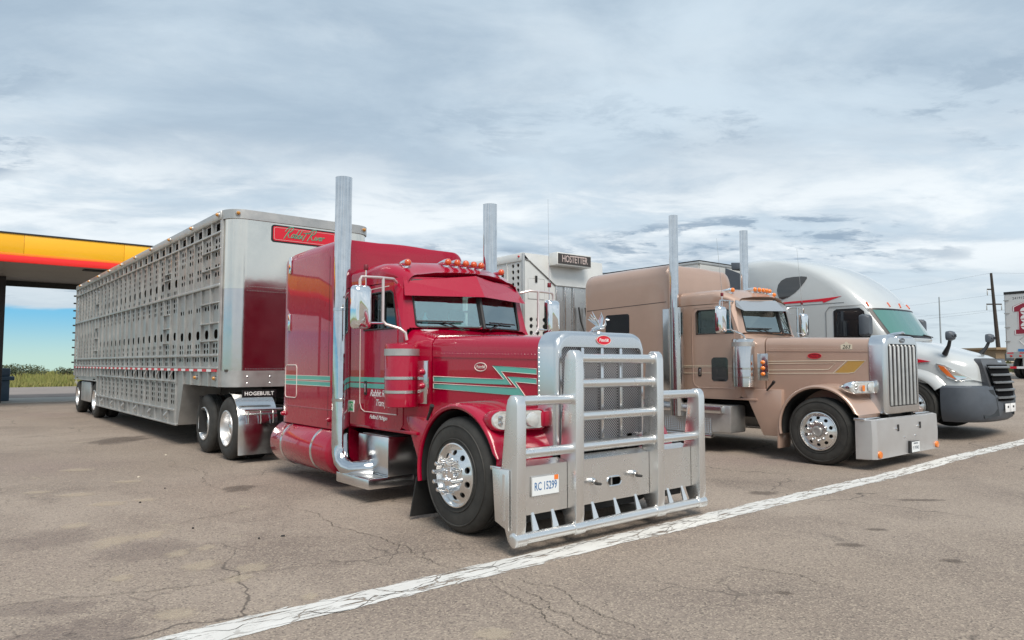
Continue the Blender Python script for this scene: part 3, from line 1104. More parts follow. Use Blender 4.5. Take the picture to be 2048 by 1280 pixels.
def steer_wheel(parent, sgn, x, y, R0=0.525, lugs='spike', z=None):
    z = R0 if z is None else z
    o = (x, y, z)
    ri = 0.297
    wh = MB()
    tyre_mesh(wh, 0.29, R0, ri, sgn, o)
    w = wh.build('wheel', M_TYREDUST, parent, angle=30)
    # raised sidewall rings
    rb = MB()
    rb.lathe([(sgn * 0.012, 0.455), (sgn * 0.021, 0.460), (sgn * 0.021, 0.466), (sgn * 0.012, 0.471)], o, 'x', 56, cap=False)
    rb.lathe([(sgn * 0.014, 0.33), (sgn * 0.022, 0.334), (sgn * 0.022, 0.338), (sgn * 0.014, 0.342)], o, 'x', 56, cap=False)
    rb.build('sidewall_ring', M_TYREDUST, w)
    # rim flange and dish with ten hand holes
    rm = MB()
    rm.lathe([(sgn * 0.004, ri + 0.004), (sgn * 0.022, ri + 0.001), (sgn * 0.026, ri - 0.010), (sgn * 0.010, ri - 0.022), (sgn * -0.012, ri - 0.034)], o, 'x', 56, cap=False)

    def fx(r):
        pts = [(0.0, 0.045), (0.135, 0.045), (0.165, 0.035), (0.235, -0.004), (0.264, -0.012)]
        for (a, za), (b, zb) in zip(pts, pts[1:]):
            if r <= b:
                return za + (zb - za) * (r - a) / (b - a)
        return pts[-1][1]
    holes = []
    for k in range(10):
        a = 2 * math.pi * (k + 0.5) / 10
        c, s_ = math.cos(a) * 0.207, math.sin(a) * 0.207
        holes.append([(c + 0.024 * math.cos(a) * math.cos(t) - 0.030 * math.sin(a) * math.sin(t),
                       s_ + 0.024 * math.sin(a) * math.cos(t) + 0.030 * math.cos(a) * math.sin(t))
                      for t in [2 * math.pi * q / 12 for q in range(12)]])
    inner = circle(0, 0, 0.175, 40)
    rm.plate(circle(0, 0, 0.263, 60), holes + [inner],
             lambda u, v: (o[0] + sgn * fx(math.hypot(u, v)), o[1] + u, o[2] + v),
             lambda u, v: (o[0] + sgn * (fx(math.hypot(u, v)) - 0.02), o[1] + u, o[2] + v))
    rm.lathe([(sgn * fx(0.175), 0.175), (sgn * 0.040, 0.160), (sgn * 0.045, 0.135), (sgn * 0.045, 0.085)], o, 'x', 40, cap=False)
    rim = rm.build('rim', M_STEERRIM, w, angle=25)
    MB().lathe([(sgn * -0.06, 0.26), (sgn * -0.06, 0.001)], o, 'x', 24, cap=False).build('dark_backing_disc', M_CHASSIS, w)  # flat dark disc added behind the rim so the hand holes read black
    hb = MB().lathe([(sgn * 0.04, 0.082), (sgn * 0.060, 0.080), (sgn * 0.078, 0.070), (sgn * 0.080, 0.05), (sgn * 0.07, 0.046), (sgn * 0.07, 0.002)], o, 'x', 28)
    hb.build('hub', M_CHROME if lugs == 'spike' else M_ALUDULL, w)
    L = 0.125 if lugs == 'spike' else 0.05
    r0 = 0.019 if lugs == 'spike' else 0.021
    for k in range(10):
        a = 2 * math.pi * k / 10 + 0.2
        c = (o[0], o[1] + 0.145 * math.cos(a), o[2] + 0.145 * math.sin(a))
        MB().lathe([(sgn * 0.038, 0.024), (sgn * 0.052, 0.024), (sgn * 0.056, r0), (sgn * (0.04 + L - 0.012), r0 * 0.93), (sgn * (0.04 + L - 0.006), r0 * 1.05),
                    (sgn * (0.04 + L), r0 * 0.8)], c, 'x', 10).build('lug_nut', M_CHROME if lugs == 'spike' else M_ALU, w)
    return w


M_DUALRIM = mat('forged_rim', (0.80, 0.80, 0.80), 0.34, 0.85)


def dual_wheel(parent, sgn, x, y, R0=0.515, z=None):
    z = R0 if z is None else z
    o = (x, y, z)
    ri = 0.292
    wh = MB()
    tyre_mesh(wh, 0.27, R0, ri, sgn, o)
    tyre_mesh(wh, 0.27, R0, ri, sgn, (x - sgn * 0.33, y, z))
    w = wh.build('wheel', M_TYREDUST, parent, angle=30)
    rm = MB()
    rm.lathe([(sgn * 0.004, ri + 0.004), (sgn * 0.020, ri + 0.001), (sgn * 0.023, ri - 0.012), (sgn * 0.005, ri - 0.022), (sgn * -0.05, ri - 0.034),
              (sgn * -0.12, ri - 0.045), (sgn * -0.150, 0.225), (sgn * -0.162, 0.195), (sgn * -0.160, 0.10)], o, 'x', 48, cap=False)
    rm.build('rim', M_DUALRIM, w, angle=25)
    MB().lathe([(sgn * -0.165, 0.12), (sgn * -0.06, 0.105), (sgn * -0.045, 0.085), (sgn * -0.04, 0.002)], o, 'x', 24).build('hub', M_ALU, w)
    for k in range(10):
        a = 2 * math.pi * k / 10
        MB().lathe([(sgn * -0.165, 0.02), (sgn * -0.115, 0.018), (sgn * -0.11, 0.012)], (o[0], o[1] + 0.15 * math.cos(a), o[2] + 0.15 * math.sin(a)), 'x', 8).build('lug_nut', M_ALU, w)
    return w


# ================================================================== CONVENTIONAL TRACTOR (two of these, differently dressed)
# local frame: y = 0 at the grille, +y to the rear, -x the side towards the photographer
def stretch(P):
    h = P.get('stretch', 0)
    YM[0] = (lambda y: y if y < 0.3 else (y + h * min(1, (y - 0.3) / 1.45))) if h else None


def tractor(P):
    t = thing('semi_truck', P['label'], 'semi truck', P['loc'], P['yaw'])
    paint, D = P['paint'], P['dz']
    red = P['style'] == 'red'
    H = lambda z: z + D                                   # body heights
    wz = 0.54 if red else 0.525

    # ------------------------------------------------ chassis
    ch = MB()
    for s in (-1, 1):
        ch.box(s * 0.43 - 0.04, s * 0.43 + 0.04, 0.05, P['frame_end'], 0.62, 0.88)
    for y in (0.77, 3.0, 4.6, 7.27, 8.5):
        ch.box(-0.39, 0.39, y - 0.06, y + 0.06, 0.66, 0.84)
    ch.box(-0.95, 0.95, 0.70, 0.84, 0.42, 0.56)
    for y in P['drive']:
        ch.lathe([(-0.85, 0.11), (0.85, 0.11)], (0, y, 0.515), 'x', 14)
    ch.build('chassis', M_CHASSIS, t)
    eb = MB()
    eb.box(-0.38, 0.38, 0.35, 1.75, 0.45, H(1.60))
    eb.box(-0.60, 0.60, 0.14, 0.26, 0.62, H(1.62))
    eb.build('engine_block', M_CHASSIS, t)

    stretch(P)
    # ------------------------------------------------ hood
    def hood_ring(y):
        k = (y - 0.22) / 1.58
        w = 0.612 + (0.80 - 0.612) * k
        h = H(1.858 + 0.055 * k)
        out = [(-w, y, H(0.74)), (-w, y, H(1.2)), (-w, y, H(1.64))]
        rr = 0.13
        for a in range(0, 91, 15):
            q = R(180 - a)
            out.append((-w + rr + rr * math.cos(q), y, h - 0.02 - rr + rr * math.sin(q)))
        for q in (-0.55, -0.25, 0, 0.25, 0.55):
            out.append((q * w, y, h - 0.02 + 0.02 * (1 - q * q)))
        out += [(-a, b, c) for a, b, c in reversed(out[:10])]
        return out
    hb = MB().loft([hood_ring(y) for y in (0.24, 0.6, 1.0, 1.4, 1.72, 1.775, 1.78)])
    hood = hb.build('hood', paint, t, angle=50)

    def side_pt(s, y, z, off=0.003):
        k = (y - 0.22) / 1.58
        return (s * (0.612 + 0.188 * k + off), y, z)
    for s in (-1, 1):
        # piano hinge line
        MB().hexa([side_pt(s, 0.26, H(1.622), 0.002), side_pt(s, 1.76, H(1.65), 0.002), side_pt(s, 1.76, H(1.658), 0.002), side_pt(s, 0.26, H(1.630), 0.002)],
                  [side_pt(s, 0.26, H(1.622), 0.008), side_pt(s, 1.76, H(1.65), 0.008), side_pt(s, 1.76, H(1.658), 0.008), side_pt(s, 0.26, H(1.630), 0.008)]).build('hood_hinge', paint, hood)

    hr_ = MB()
    for s in (-1, 1):
        for k in range(34):
            y = 0.30 + k * 0.043
            q = side_pt(s, y, H(1.664 + 0.028 * (y - 0.26) / 1.5), 0.0)
            hr_.lathe([(0, 0.0065), (0.004, 0.0035)], q, 'x', 6, True, s)
    hr_.build('hinge_rivets', paint, hood, kind='stuff')
    # ------------------------------------------------ grille shell
    GW, GT = (0.56, 1.735) if red else (0.54, 1.745)

    def shell(inset, y, hole=False):
        if hole:
            return [(u, y, v) for u, v in rrect(-GW, GW, 0.86 + D * 0.4, H(GT), 0.05, 6)]
        return [(u, y, v) for u, v in rrect(-0.628 + inset, 0.628 - inset, (0.745 + D * 0.35) + inset * .5, H(1.885) - inset, (0.04, 0.04, 0.17, 0.17), 6)]
    g = MB().loft([shell(0.012, 0.262), shell(0.0, 0.25), shell(0.0, 0.055), shell(0.012, 0.02), shell(0.035, 0.002), shell(0.05, 0.0),
                   shell(0, 0.0, True), shell(0, 0.05, True)], True, False, False)
    gs = g.build('grille_shell', P['shell_mat'], t, angle=35)
    rv = MB()
    for s in (-1, 1):
        for k in range(22):
            rv.lathe([(0, 0.007), (0.004, 0.004)], (s * 0.627, 0.235, H(0.80 + k * 0.044)), 'x', 6, True, s)
    rv.build('rivets', M_ALU, gs, kind='stuff')
    if red:
        MB().box(-0.57, 0.57, 0.05, 0.056, H(0.85), H(1.745)).build('grille_mesh', M_MESH, t, flat=True)
        for xx in (-0.27, 0.0, 0.27):
            MB().box(xx - 0.021, xx + 0.021, 0.012, 0.05, H(0.862), H(1.733)).build('grille_bar', M_ALU, t, bevel=0.006)
    else:
        MB().box(-0.55, 0.55, 0.06, 0.066, 0.85 + D * 0.4, H(1.755)).build('grille_mesh', M_CHASSIS, t, flat=True)
        for k in range(7):
            xx = -0.45 + 0.15 * k
            MB().tube([(xx, 0.008, 0.875 + D * 0.4), (xx, 0.008, H(1.70)), (xx, 0.03, H(1.73))], 0.027, 12).build('grille_bar', M_ALUDULL, t)
    # emblem
    def emblem(parent, c, u, wd, hh, field, txt):
        u = Vector(u)
        n = Vector((0, 0, 1)).cross(u) * -1.0
        vs_ = [tuple(Vector(c) + u * (math.cos(a) * wd / 2) + Vector((0, 0, math.sin(a) * hh / 2))) for a in [2 * math.pi * k / 28 for k in range(28)]]
        rim_ = [tuple(Vector(q) + n * 0.006) for q in vs_]
        e = MB().loft([vs_, rim_]).build('emblem', field, parent)
        ring = [tuple(Vector(q) + n * 0.006) for q in vs_]
        MB().tube(ring + [ring[0]], 0.003, 6, False).build('emblem_rim', M_PALE if red else M_CHROME, e)
        text('emblem_lettering', 'Peterbilt', hh * 0.52, txt, e, tuple(Vector(c) + n * 0.0062), u, (0, 0, 1), 0.25, 0.0015, 'CENTER', 0.85)
    if red:
        emblem(t, (0, -0.001, H(1.805)), (1, 0, 0), 0.20, 0.09, M_REDV, M_WHITEV)
    else:
        emblem(t, (0, -0.001, H(1.805)), (1, 0, 0), 0.19, 0.08, M_GUN, M_ALU)
    # ------------------------------------------------ bird ornament
    if red:
        hz = H(1.88)
        ob = MB()
        ob.tube([(0, 0.20, hz), (0, 0.14, hz + 0.03), (0, 0.06, hz + 0.055), (0, 0.0, hz + 0.05), (0, -0.03, hz + 0.075), (0, -0.025, hz + 0.115), (0, -0.05, hz + 0.13), (0, -0.085, hz + 0.118)],
                [0.008, 0.018, 0.026, 0.020, 0.010, 0.008, 0.011, 0.003], 10)
        ob.lathe([(0, 0.05), (0.012, 0.045), (0.02, 0.02)], (0, 0.07, hz - 0.006), 'z', 14)
        orn = ob.build('hood_ornament', M_CHROME, t)
        for s in (-1, 1):
            wg = MB()
            for k in range(4):
                a0 = (s * 0.012, 0.03 + 0.012 * k, hz + 0.065)
                a1 = (s * (0.055 + 0.004 * k), 0.055 + 0.022 * k, hz + 0.145 - 0.006 * k)
                a2 = (s * (0.062 + 0.004 * k), 0.085 + 0.018 * k, hz + 0.205 - 0.024 * k)
                wg.tube([a0, a1, a2], [0.008, 0.008, 0.002], 6)
            wg.build('wing', M_CHROME, orn)
    else:
        MB().tube([(0, 0.26, H(1.885)), (0, 0.12, H(1.915)), (0, -0.02, H(1.93)), (0, -0.05, H(1.915))], [0.012, 0.02, 0.02, 0.004], 8).build('hood_ornament', M_CHROME, t)

    YM[0] = (lambda y: y + 0.04) if not red else None
    # ------------------------------------------------ fenders
    ax = (0.77, wz + D * 0.35)
    for s in (-1, 1):
        def fr(th, r, x):
            a = R(th)
            return (s * x, ax[0] + r * math.cos(a), ax[1] + r * math.sin(a))
        ths = list(range(-12, 157, 7))
        rings = []
        for th in ths:
            e = 0.02 * max(0, math.sin(R(th)))
            f = max(0, (th - 115) / 40.0)
            pts = [(0.615, 1.185), (0.618, 1.205), (0.640, 1.216), (0.655, 1.208), (0.668, 1.180), (0.676, 1.10), (0.680 + 0.01 * f, 0.96), (0.684 + 0.03 * f, 0.80), (0.69 + 0.05 * f, 0.60)]
            rings.append([fr(th, r, x) for r, x in pts])
        fb = MB().loft(rings, False, False, False)
        # nose of the fender down to its front lip
        last = rings[-1]
        lip = [(q[0], min(q[1], 0.185 + 0.05 * (1.216 - abs(q[0])) - 0.05), 0.70 + D * 0.5) for q in last]
        midr = [((a[0] + b[0]) / 2, (a[1] + b[1]) / 2 - 0.03, (a[2] + b[2]) / 2) for a, b in zip(last, lip)]
        fb.loft([last, midr, lip], False, False, False)
        fd = fb.build('fender', paint, t, angle=50)
        ln = MB().loft([[fr(th, 0.60, 1.19), fr(th, 0.60, 0.55)] for th in ths], False, False, False)
        ln.build('wheel_arch_liner', M_CHASSIS, fd)
        MB().box(s * 0.95 - 0.29, s * 0.95 + 0.29, 0.04, 0.20, 0.66 + D * .5, 0.70 + D * .5).build('fender_lip', M_ALU, fd, bevel=0.012)
        # inner fender skirt under the hood down to the frame
        MB().box(s * 0.60 - 0.01, s * 0.60 + 0.01, 0.30, 1.78, 0.60, H(0.95)).build('inner_skirt', M_CHASSIS, fd)
        # mud flap behind the steer tyre
        if red:
            MB().hexa([(s * 0.80, 1.44, 0.44), (s * 1.20, 1.44, 0.44), (s * 1.20, 1.46, 0.44), (s * 0.80, 1.46, 0.44)],
                      [(s * 0.78, 1.50, 0.035), (s * 1.22, 1.52, 0.035), (s * 1.22, 1.54, 0.035), (s * 0.78, 1.52, 0.035)]).build('mud_flap', M_CHASSIS, t)
        else:
            MB().hexa([(s * 0.80, 1.42, 0.56), (s * 1.20, 1.42, 0.56), (s * 1.20, 1.45, 0.56), (s * 0.80, 1.45, 0.56)],
                      [(s * 0.84, 1.42, 0.20), (s * 1.20, 1.42, 0.20), (s * 1.20, 1.46, 0.20), (s * 0.84, 1.46, 0.20)]).build('mud_flap', paint, t, bevel=0.01)
        # ---------------------------------------- headlight pod
        zc = H(1.075)

        def pod(inset, u):
            # outline in the pod's own plane, outer end swept back
            return rrect(-0.27 + inset, 0.27 - inset, -0.098 + inset, 0.098 - inset, (0.085 - inset * .5, 0.05, 0.06, 0.085 - inset * .5), 6)

        def pp(u, v, d):
            return (s * (0.93 - u), 0.150 - u * 0.14 + d + 1.6 * max(0, -u - 0.06) ** 2, zc + v)
        podm = paint if red else M_CHROME
        pr = [[pp(u, v, 0.23) for u, v in pod(0.06, 0)], [pp(u, v, 0.12) for u, v in pod(0.015, 0)], [pp(u, v, 0.03) for u, v in pod(0, 0)],
              [pp(u, v, 0.0) for u, v in pod(0.004, 0)], [pp(u, v, -0.006) for u, v in pod(0.010, 0)], [pp(u, v, 0.002) for u, v in pod(0.016, 0)]]
        pd = MB().loft(pr, True, True, False).build('headlight_pod', podm, t, angle=45)
        MB().loft([[pp(u, v, 0.002) for u, v in pod(0.016, 0)], [pp(u * .97, v * .94, -0.012) for u, v in pod(0.016, 0)]], True, False, True).build('headlight', M_LENS, pd)
        ambc = -0.055
        MB().plate(rrect(ambc - 0.028, ambc + 0.028, -0.055, 0.035, 0.01, 3), [], lambda u, v: pp(u, v, -0.0155), lambda u, v: pp(u, v, -0.010)).build('turn_signal', M_AMBER, pd)
        MB().loft([[pp(0.12 + a, b, -0.010) for a, b in circle(0, 0, 0.068, 20)], [pp(0.12 + a, b, -0.024) for a, b in circle(0, 0, 0.062, 20)],
                   [pp(0.12 + a, b, -0.028) for a, b in circle(0, 0, 0.045, 20)]], True, False, True).build('lamp', M_LENS, pd)
        for q in (0.035, -0.035):
            MB().loft([[pp(-0.19 + a, q * .7 + b, -0.010) for a, b in circle(0, 0, 0.020, 12)], [pp(-0.19 + a, q * .7 + b, -0.018) for a, b in circle(0, 0, 0.014, 12)]], True, False, True).build('marker_lamp', M_STEEL, pd)
        MB().box(min(s * 0.62, s * 0.72), max(s * 0.62, s * 0.72), 0.10, 0.22, zc - 0.07, zc + 0.07).build('pod_bracket', podm, pd, bevel=0.015)
        steer_wheel(t, s, s * (1.195 if red else 1.17), 0.77, wz, 'spike' if red else 'plain')

    stretch(P)
    # ------------------------------------------------ cowl and firewall
    cw = MB()
    r0 = [hood_ring(1.80)[i] for i in range(len(hood_ring(1.8)))]
    rear = []
    for (x, y, z) in r0:
        if abs(x) > 0.79:
            rear.append((math.copysign(0.925, x), 2.20, min(z, H(1.93)) if z > H(1.0) else H(0.86)))
        else:
            rear.append((x * 1.02, 2.02 + 0.22 * (abs(x) / 0.8) ** 2, H(1.975)))
    mid_ = [((a[0] + b[0]) / 2, (a[1] + b[1]) / 2, (a[2] + b[2]) / 2 - 0.012) for a, b in zip(r0, rear)]
    cw.loft([r0, mid_, rear])
    cw.build('cowl', paint, t, angle=50)

    # ------------------------------------------------ cab: side panels with door window
    RY = 3.45                                              # rear of the cab
    lo, hi = H(0.83), H(2.52)
    win = [(2.31, H(1.985)), (3.10, H(1.985)), (3.10, H(2.38)), (3.06, H(2.42)), (2.46, H(2.42)), (2.40, H(2.385))]
    outer = [(2.18, lo + 0.06), (2.24, lo), (RY, lo), (RY, hi), (2.40, hi), (2.24, H(2.05)), (2.18, H(1.95))]
    for s in (-1, 1):
        x1, x0 = s * 0.93, s * 0.885
        MB().plate(outer, [list(reversed(win))], lambda u, v: (x1, u, v), lambda u, v: (x0, u, v)).build('cab_side', paint, t, angle=30)
        cx_ = sum(a for a, b in win) / len(win)
        cz_ = sum(b for a, b in win) / len(win)
        big_ = [(cx_ + (a - cx_) * 1.02, cz_ + (b - cz_) * 1.03) for a, b in win]
        MB().plate(big_, [], lambda u, v: (s * 0.912, u, v), lambda u, v: (s * 0.906, u, v)).build('side_window', M_SIDEGLASS, t, flat=True)
        gk = [(s * 0.937, a, b) for a, b in win]
        MB().tube(gk + [gk[0], gk[1]], 0.012, 6, False).build('window_seal', M_BLACK, t)
        MB().box(min(s * .90, s * .926), max(s * .90, s * .926), 2.62, 2.645, H(1.985), H(2.42)).build('window_bar', M_BLACK, t)
        # door outline and handle
        do = [(2.30, H(1.0)), (3.06, H(1.0)), (3.14, H(1.03)), (3.18, H(1.10)), (3.19, H(1.6)), (3.19, H(2.36)), (3.13, H(2.47)), (2.50, H(2.48))]
        dpts = [(s * 0.933, a, b) for a, b in do]
        dpoly = [(2.30, H(1.0))] + do[1:] + [(2.42, H(2.48)), (2.30, H(2.10))]
        dr = MB().plate(dpoly, [list(reversed([(cx_ + (a - cx_) * 0.985, cz_ + (b - cz_) * 0.985) for a, b in win]))], lambda u, v: (s * 0.9375, u, v), lambda u, v: (s * 0.9305, u, v)).build('door', paint, t, angle=30)
        MB().tube([(s * 0.9375, a, b) for a, b in do], 0.0065, 6).build('door_trim', M_PALE if red else paint, dr)
        MB().box(min(s * .926, s * .95), max(s * .926, s * .95), 3.00, 3.07, H(1.20), H(1.37)).build('handle', M_BLACK, dr, bevel=0.012)
        MB().box(min(s * .94, s * .962), max(s * .94, s * .962), 3.012, 3.030, H(1.23), H(1.34)).build('handle_grip', M_CHROME, dr, bevel=0.006)
        if not red:
            MB().plate(rrect(2.16 + .28, 2.78, H(1.12), H(1.55), 0.06), [], lambda u, v: (s * 0.942, u, v), lambda u, v: (s * 0.936, u, v)).build('peep_window', M_DKGLASS, t)
        # rocker below the door
        MB().box(min(s * .80, s * .925), max(s * .80, s * .925), 1.9, RY, H(0.80), H(0.835)).build('rocker_sill', paint, t, bevel=0.006)
        # lower cowl side panel running down behind the front wheel
        MB().hexa([(s * 0.70, 1.66, 0.42), (s * 0.88, 1.62, 0.42), (s * 0.92, 2.22, 0.42 if red else 0.40), (s * 0.70, 2.22, 0.42)] if False else
                  [(s * 0.62, 1.50, 0.36), (s * 0.90, 1.50, 0.36), (s * 0.90, 1.80, 0.36), (s * 0.62, 1.80, 0.36)],
                  [(s * 0.62, 1.50, H(1.0)), (s * 0.84, 1.50, H(1.0)), (s * 0.91, 2.16, H(1.0)), (s * 0.62, 2.16, H(1.0))]).build('lower_cowl', paint, t, bevel=0.01)
    MB().box(-0.885, 0.885, RY - 0.05, RY - 0.002, lo, H(1.95)).build('cab_rear_wall', paint, t)
    MB().box(-0.88, 0.88, 1.85, RY - 0.06, H(0.86), H(0.92)).build('cab_floor', M_DARK, t)

    # ------------------------------------------------ roof
    def roof_ring(y):
        k = min(1, max(0, (y - 2.10) / 0.55))
        e = math.sin(k * math.pi / 2)
        top = H(2.66 + 0.17 * e)
        w = 0.815 + 0.12 * min(1, k * 1.4)
        yy = lambda x: y + (0.36 * (abs(x) / 0.9) ** 2) * (1 - min(1, max(0, (y - 2.1) / 1.1)))
        out = [(-w, yy(w), H(2.53)), (-w, yy(w), H(2.57))]
        rr = 0.16
        for a in range(0, 91, 15):
            q = R(180 - a)
            out.append((-w + rr + rr * math.cos(q) * 1.0, yy(w - rr), top - 0.04 - rr * 0.75 + rr * 0.75 * math.sin(q)))
        for q in (-0.6, -0.3, 0, 0.3, 0.6):
            out.append((q * w, yy(q * w), top - 0.04 + 0.04 * (1 - q * q)))
        out += [(-a, b, c) for a, b, c in reversed(out[:9])]
        return out
    MB().loft([roof_ring(y) for y in (2.085, 2.12, 2.18, 2.26, 2.36, 2.48, 2.64, 2.9, 3.2, RY - 0.06, RY)]).build('cab_roof', paint, t, angle=60)

    # ------------------------------------------------ windshield: two flat panes
    Cb, Ct = Vector((0, 1.915, H(1.985))), Vector((0, 2.085, H(2.60)))
    for s in (-1, 1):
        Sb, St = Vector((s * 0.80, 2.185, H(1.985))), Vector((s * 0.80, 2.33, H(2.58)))

        def wp(u, v, d=0.0):
            a = Cb.lerp(Sb, u)
            b = Ct.lerp(St, u)
            n = (Sb - Cb).cross(Ct - Cb).normalized()
            if n.y > 0:
                n = -n
            q = a.lerp(b, v) + n * d
            return tuple(q)
        hole = rrect(0.025, 0.955, 0.02, 0.94, 0.05, 4)
        MB().plate([(0, 0), (1.06, 0), (1.06, 1), (0, 1)], [list(reversed(hole))], lambda u, v: wp(u, v, 0.012), lambda u, v: wp(u, v, -0.03)).build('windshield_frame', paint, t, angle=30)
        MB().plate([(0.02, 0.01), (0.96, 0.01), (0.96, 0.95), (0.02, 0.95)], [], lambda u, v: wp(u, v, 0.002), lambda u, v: wp(u, v, -0.004)).build('windshield_pane', M_GLASS, t, flat=True)
        hp = [wp(u, v, 0.012) for u, v in hole]
        MB().tube(hp + [hp[0], hp[1]], 0.012, 6, False).build('windshield_seal', M_BLACK, t)
        # pillar joining the windshield to the door frame
        MB().hexa([wp(1.055, -0.02, 0.012), wp(1.055, -0.02, -0.03), (s * 0.888, 2.26, H(1.95)), (s * 0.931, 2.20, H(1.95))],
                  [wp(1.055, 1.0, 0.012), wp(1.055, 1.0, -0.03), (s * 0.888, 2.45, H(2.56)), (s * 0.931, 2.42, H(2.56))]).build('windshield_pillar', paint, t, angle=50)
        # wiper
        MB().tube([wp(0.10 if s > 0 else 0.30, -0.03, 0.03), wp(0.42 if s > 0 else 0.62, 0.12, 0.045)], 0.008, 6).build('wiper_arm', M_BLACK, t)
        a, b = (0.12, 0.80) if s > 0 else (0.30, 0.95)
        MB().tube([wp(a, 0.115, 0.035), wp(b, 0.12, 0.035)], 0.010, 6).build('wiper_blade', M_BLACK, t)
    MB().tube([tuple(Cb + Vector((0, -0.02, 0))), tuple(Ct + Vector((0, -0.02, 0)))], 0.024, 8).build('windshield_divider', M_BLACK, t)
    # ------------------------------------------------ visor
    if red:
        for s in (-1, 1):
            a0, a1 = (0, 1.885, H(2.362)), (s * 0.90, 2.20, H(2.352))
            b0, b1 = (0, 2.055, H(2.625)), (s * 0.85, 2.315, H(2.535))
            up_ = Vector((0, 0.012, 0.006))
            q = [Vector(a0), Vector(a1), Vector(b1), Vector(b0)]
            MB().hexa([tuple(v) for v in q], [tuple(v + up_) for v in q]).build('visor', paint, t, angle=20)
    else:
        for s in (-1, 1):
            q = [Vector((0, 1.83, H(2.385))), Vector((s * 0.86, 2.14, H(2.37))), Vector((s * 0.90, 2.26, H(2.44))), Vector((s * 0.86, 2.31, H(2.56))), Vector((0, 2.03, H(2.585)))]
            up_ = Vector((0, 0.010, 0.006))
            MB().loft([[tuple(v) for v in q], [tuple(v + up_) for v in q]]).build('visor', M_VISORW, t, angle=20)
    # ------------------------------------------------ roof lamps
    lens = P['lens']
    for (lx, ly) in ((-0.71, 2.47), (-0.25, 2.30), (-0.125, 2.285), (0, 2.28), (0.125, 2.285), (0.25, 2.30), (0.71, 2.47)):
        lz = H(2.803) if abs(lx) < .5 else H(2.775)
        bd = MB()
        rr = []
        for q, w in ((0.0, 1.0), (0.06, 0.95), (0.14, 0.72), (0.22, 0.38), (0.27, 0.10)):
            rr.append([(lx + 0.043 * w * a, ly + q, lz + 0.043 * w * b - 0.012 * (1 - w)) for a, b in circle(0, 0, 1, 16)])
        bd.loft(rr)
        bd.box(lx - 0.022, lx + 0.022, ly + 0.02, ly + 0.18, lz - 0.10, lz - 0.015)
        lo_ = bd.build('roof_lamp', M_CHROME, t)
        MB().lathe([(0.0, 0.041), (0.016, 0.041), (0.032, 0.034), (0.042, 0.020), (0.045, 0.002)], (lx, ly, lz), 'y', 16, True, -1).build('lens', lens, lo_)
    # ------------------------------------------------ interior
    MB().box(-0.76, 0.76, 2.18, 2.50, H(1.62), H(1.94)).build('dashboard', mat('dash_grey', (0.16, 0.17, 0.165), 0.8), t, bevel=0.04)
    for s in (-1, 1):
        sb = MB()
        sb.box(s * 0.48 - 0.24, s * 0.48 + 0.24, 2.70, 3.20, H(1.28), H(1.45))
        sb.box(s * 0.48 - 0.23, s * 0.48 + 0.23, 3.08, 3.24, H(1.40), H(2.10))
        sb.box(s * 0.48 - 0.13, s * 0.48 + 0.13, 3.10, 3.20, H(2.12), H(2.30))
        sb.build('seat', M_SEAT, t, bevel=0.05, seg=3)
    sw = [(0.48 + 0.22 * math.cos(a), 2.58 - 0.10 * math.sin(a), H(1.86) + 0.18 * math.sin(a)) for a in [2 * math.pi * k / 24 for k in range(25)]]
    MB().tube(sw, 0.016, 6, False).build('steering_wheel', M_BLACK, t)
    # ------------------------------------------------ sleeper
    S0, S1, sw_, sb_, st_ = P['sleeper']
    def slp_ring(y, inset, dropz):
        w = sw_ - inset
        top = st_ - dropz
        out = [(-w, y, sb_)]
        rr = P['slp_r']
        out.append((-w, y, top - rr))
        for a in range(10, 91, 10):
            q = R(180 - a)
            out.append((-w + rr + rr * math.cos(q), y, top - rr + rr * math.sin(q)))
        for q in (-0.4, -0.2, 0, 0.2, 0.4):
            out.append((q * w, y, top + 0.015 * (1 - q * q * 6)))
        out += [(-a, b, c) for a, b, c in reversed(out[:11])]
        return out
    rr = []
    fr_, rr_ = 0.10, (0.06 if red else 0.14)
    for k in range(7):
        a = R(90 * k / 6)
        rr.append(slp_ring(S0 + fr_ * (1 - math.sin(a)), fr_ * (1 - math.cos(a)) if k else 0.0, 0))
    rr = []
    for k in range(7):
        a = R(90 * (1 - k / 6))
        rr.append(slp_ring(S0 + fr_ * (1 - math.cos(R(90) - a)) , fr_ * (1 - math.cos(a)) * 0.0 + fr_ * (1 - math.sin(R(90) * (k / 6))) , P['slp_front_drop'] * (1 - k / 6.0) ** 2))
    for y in (0.3, 0.5, 0.7, 0.88):
        rr.append(slp_ring(S0 + (S1 - S0) * y, 0, 0.05 * max(0, (y - 0.5)) ))
    for k in range(1, 8):
        a = R(90 * k / 7)
        rr.append(slp_ring(S1 - rr_ + rr_ * math.sin(a), rr_ * (1 - math.cos(a)), 0.03 + rr_ * (1 - math.cos(a)) * 0.9))
    slp = MB().loft(rr).build('sleeper', paint, t, angle=40)
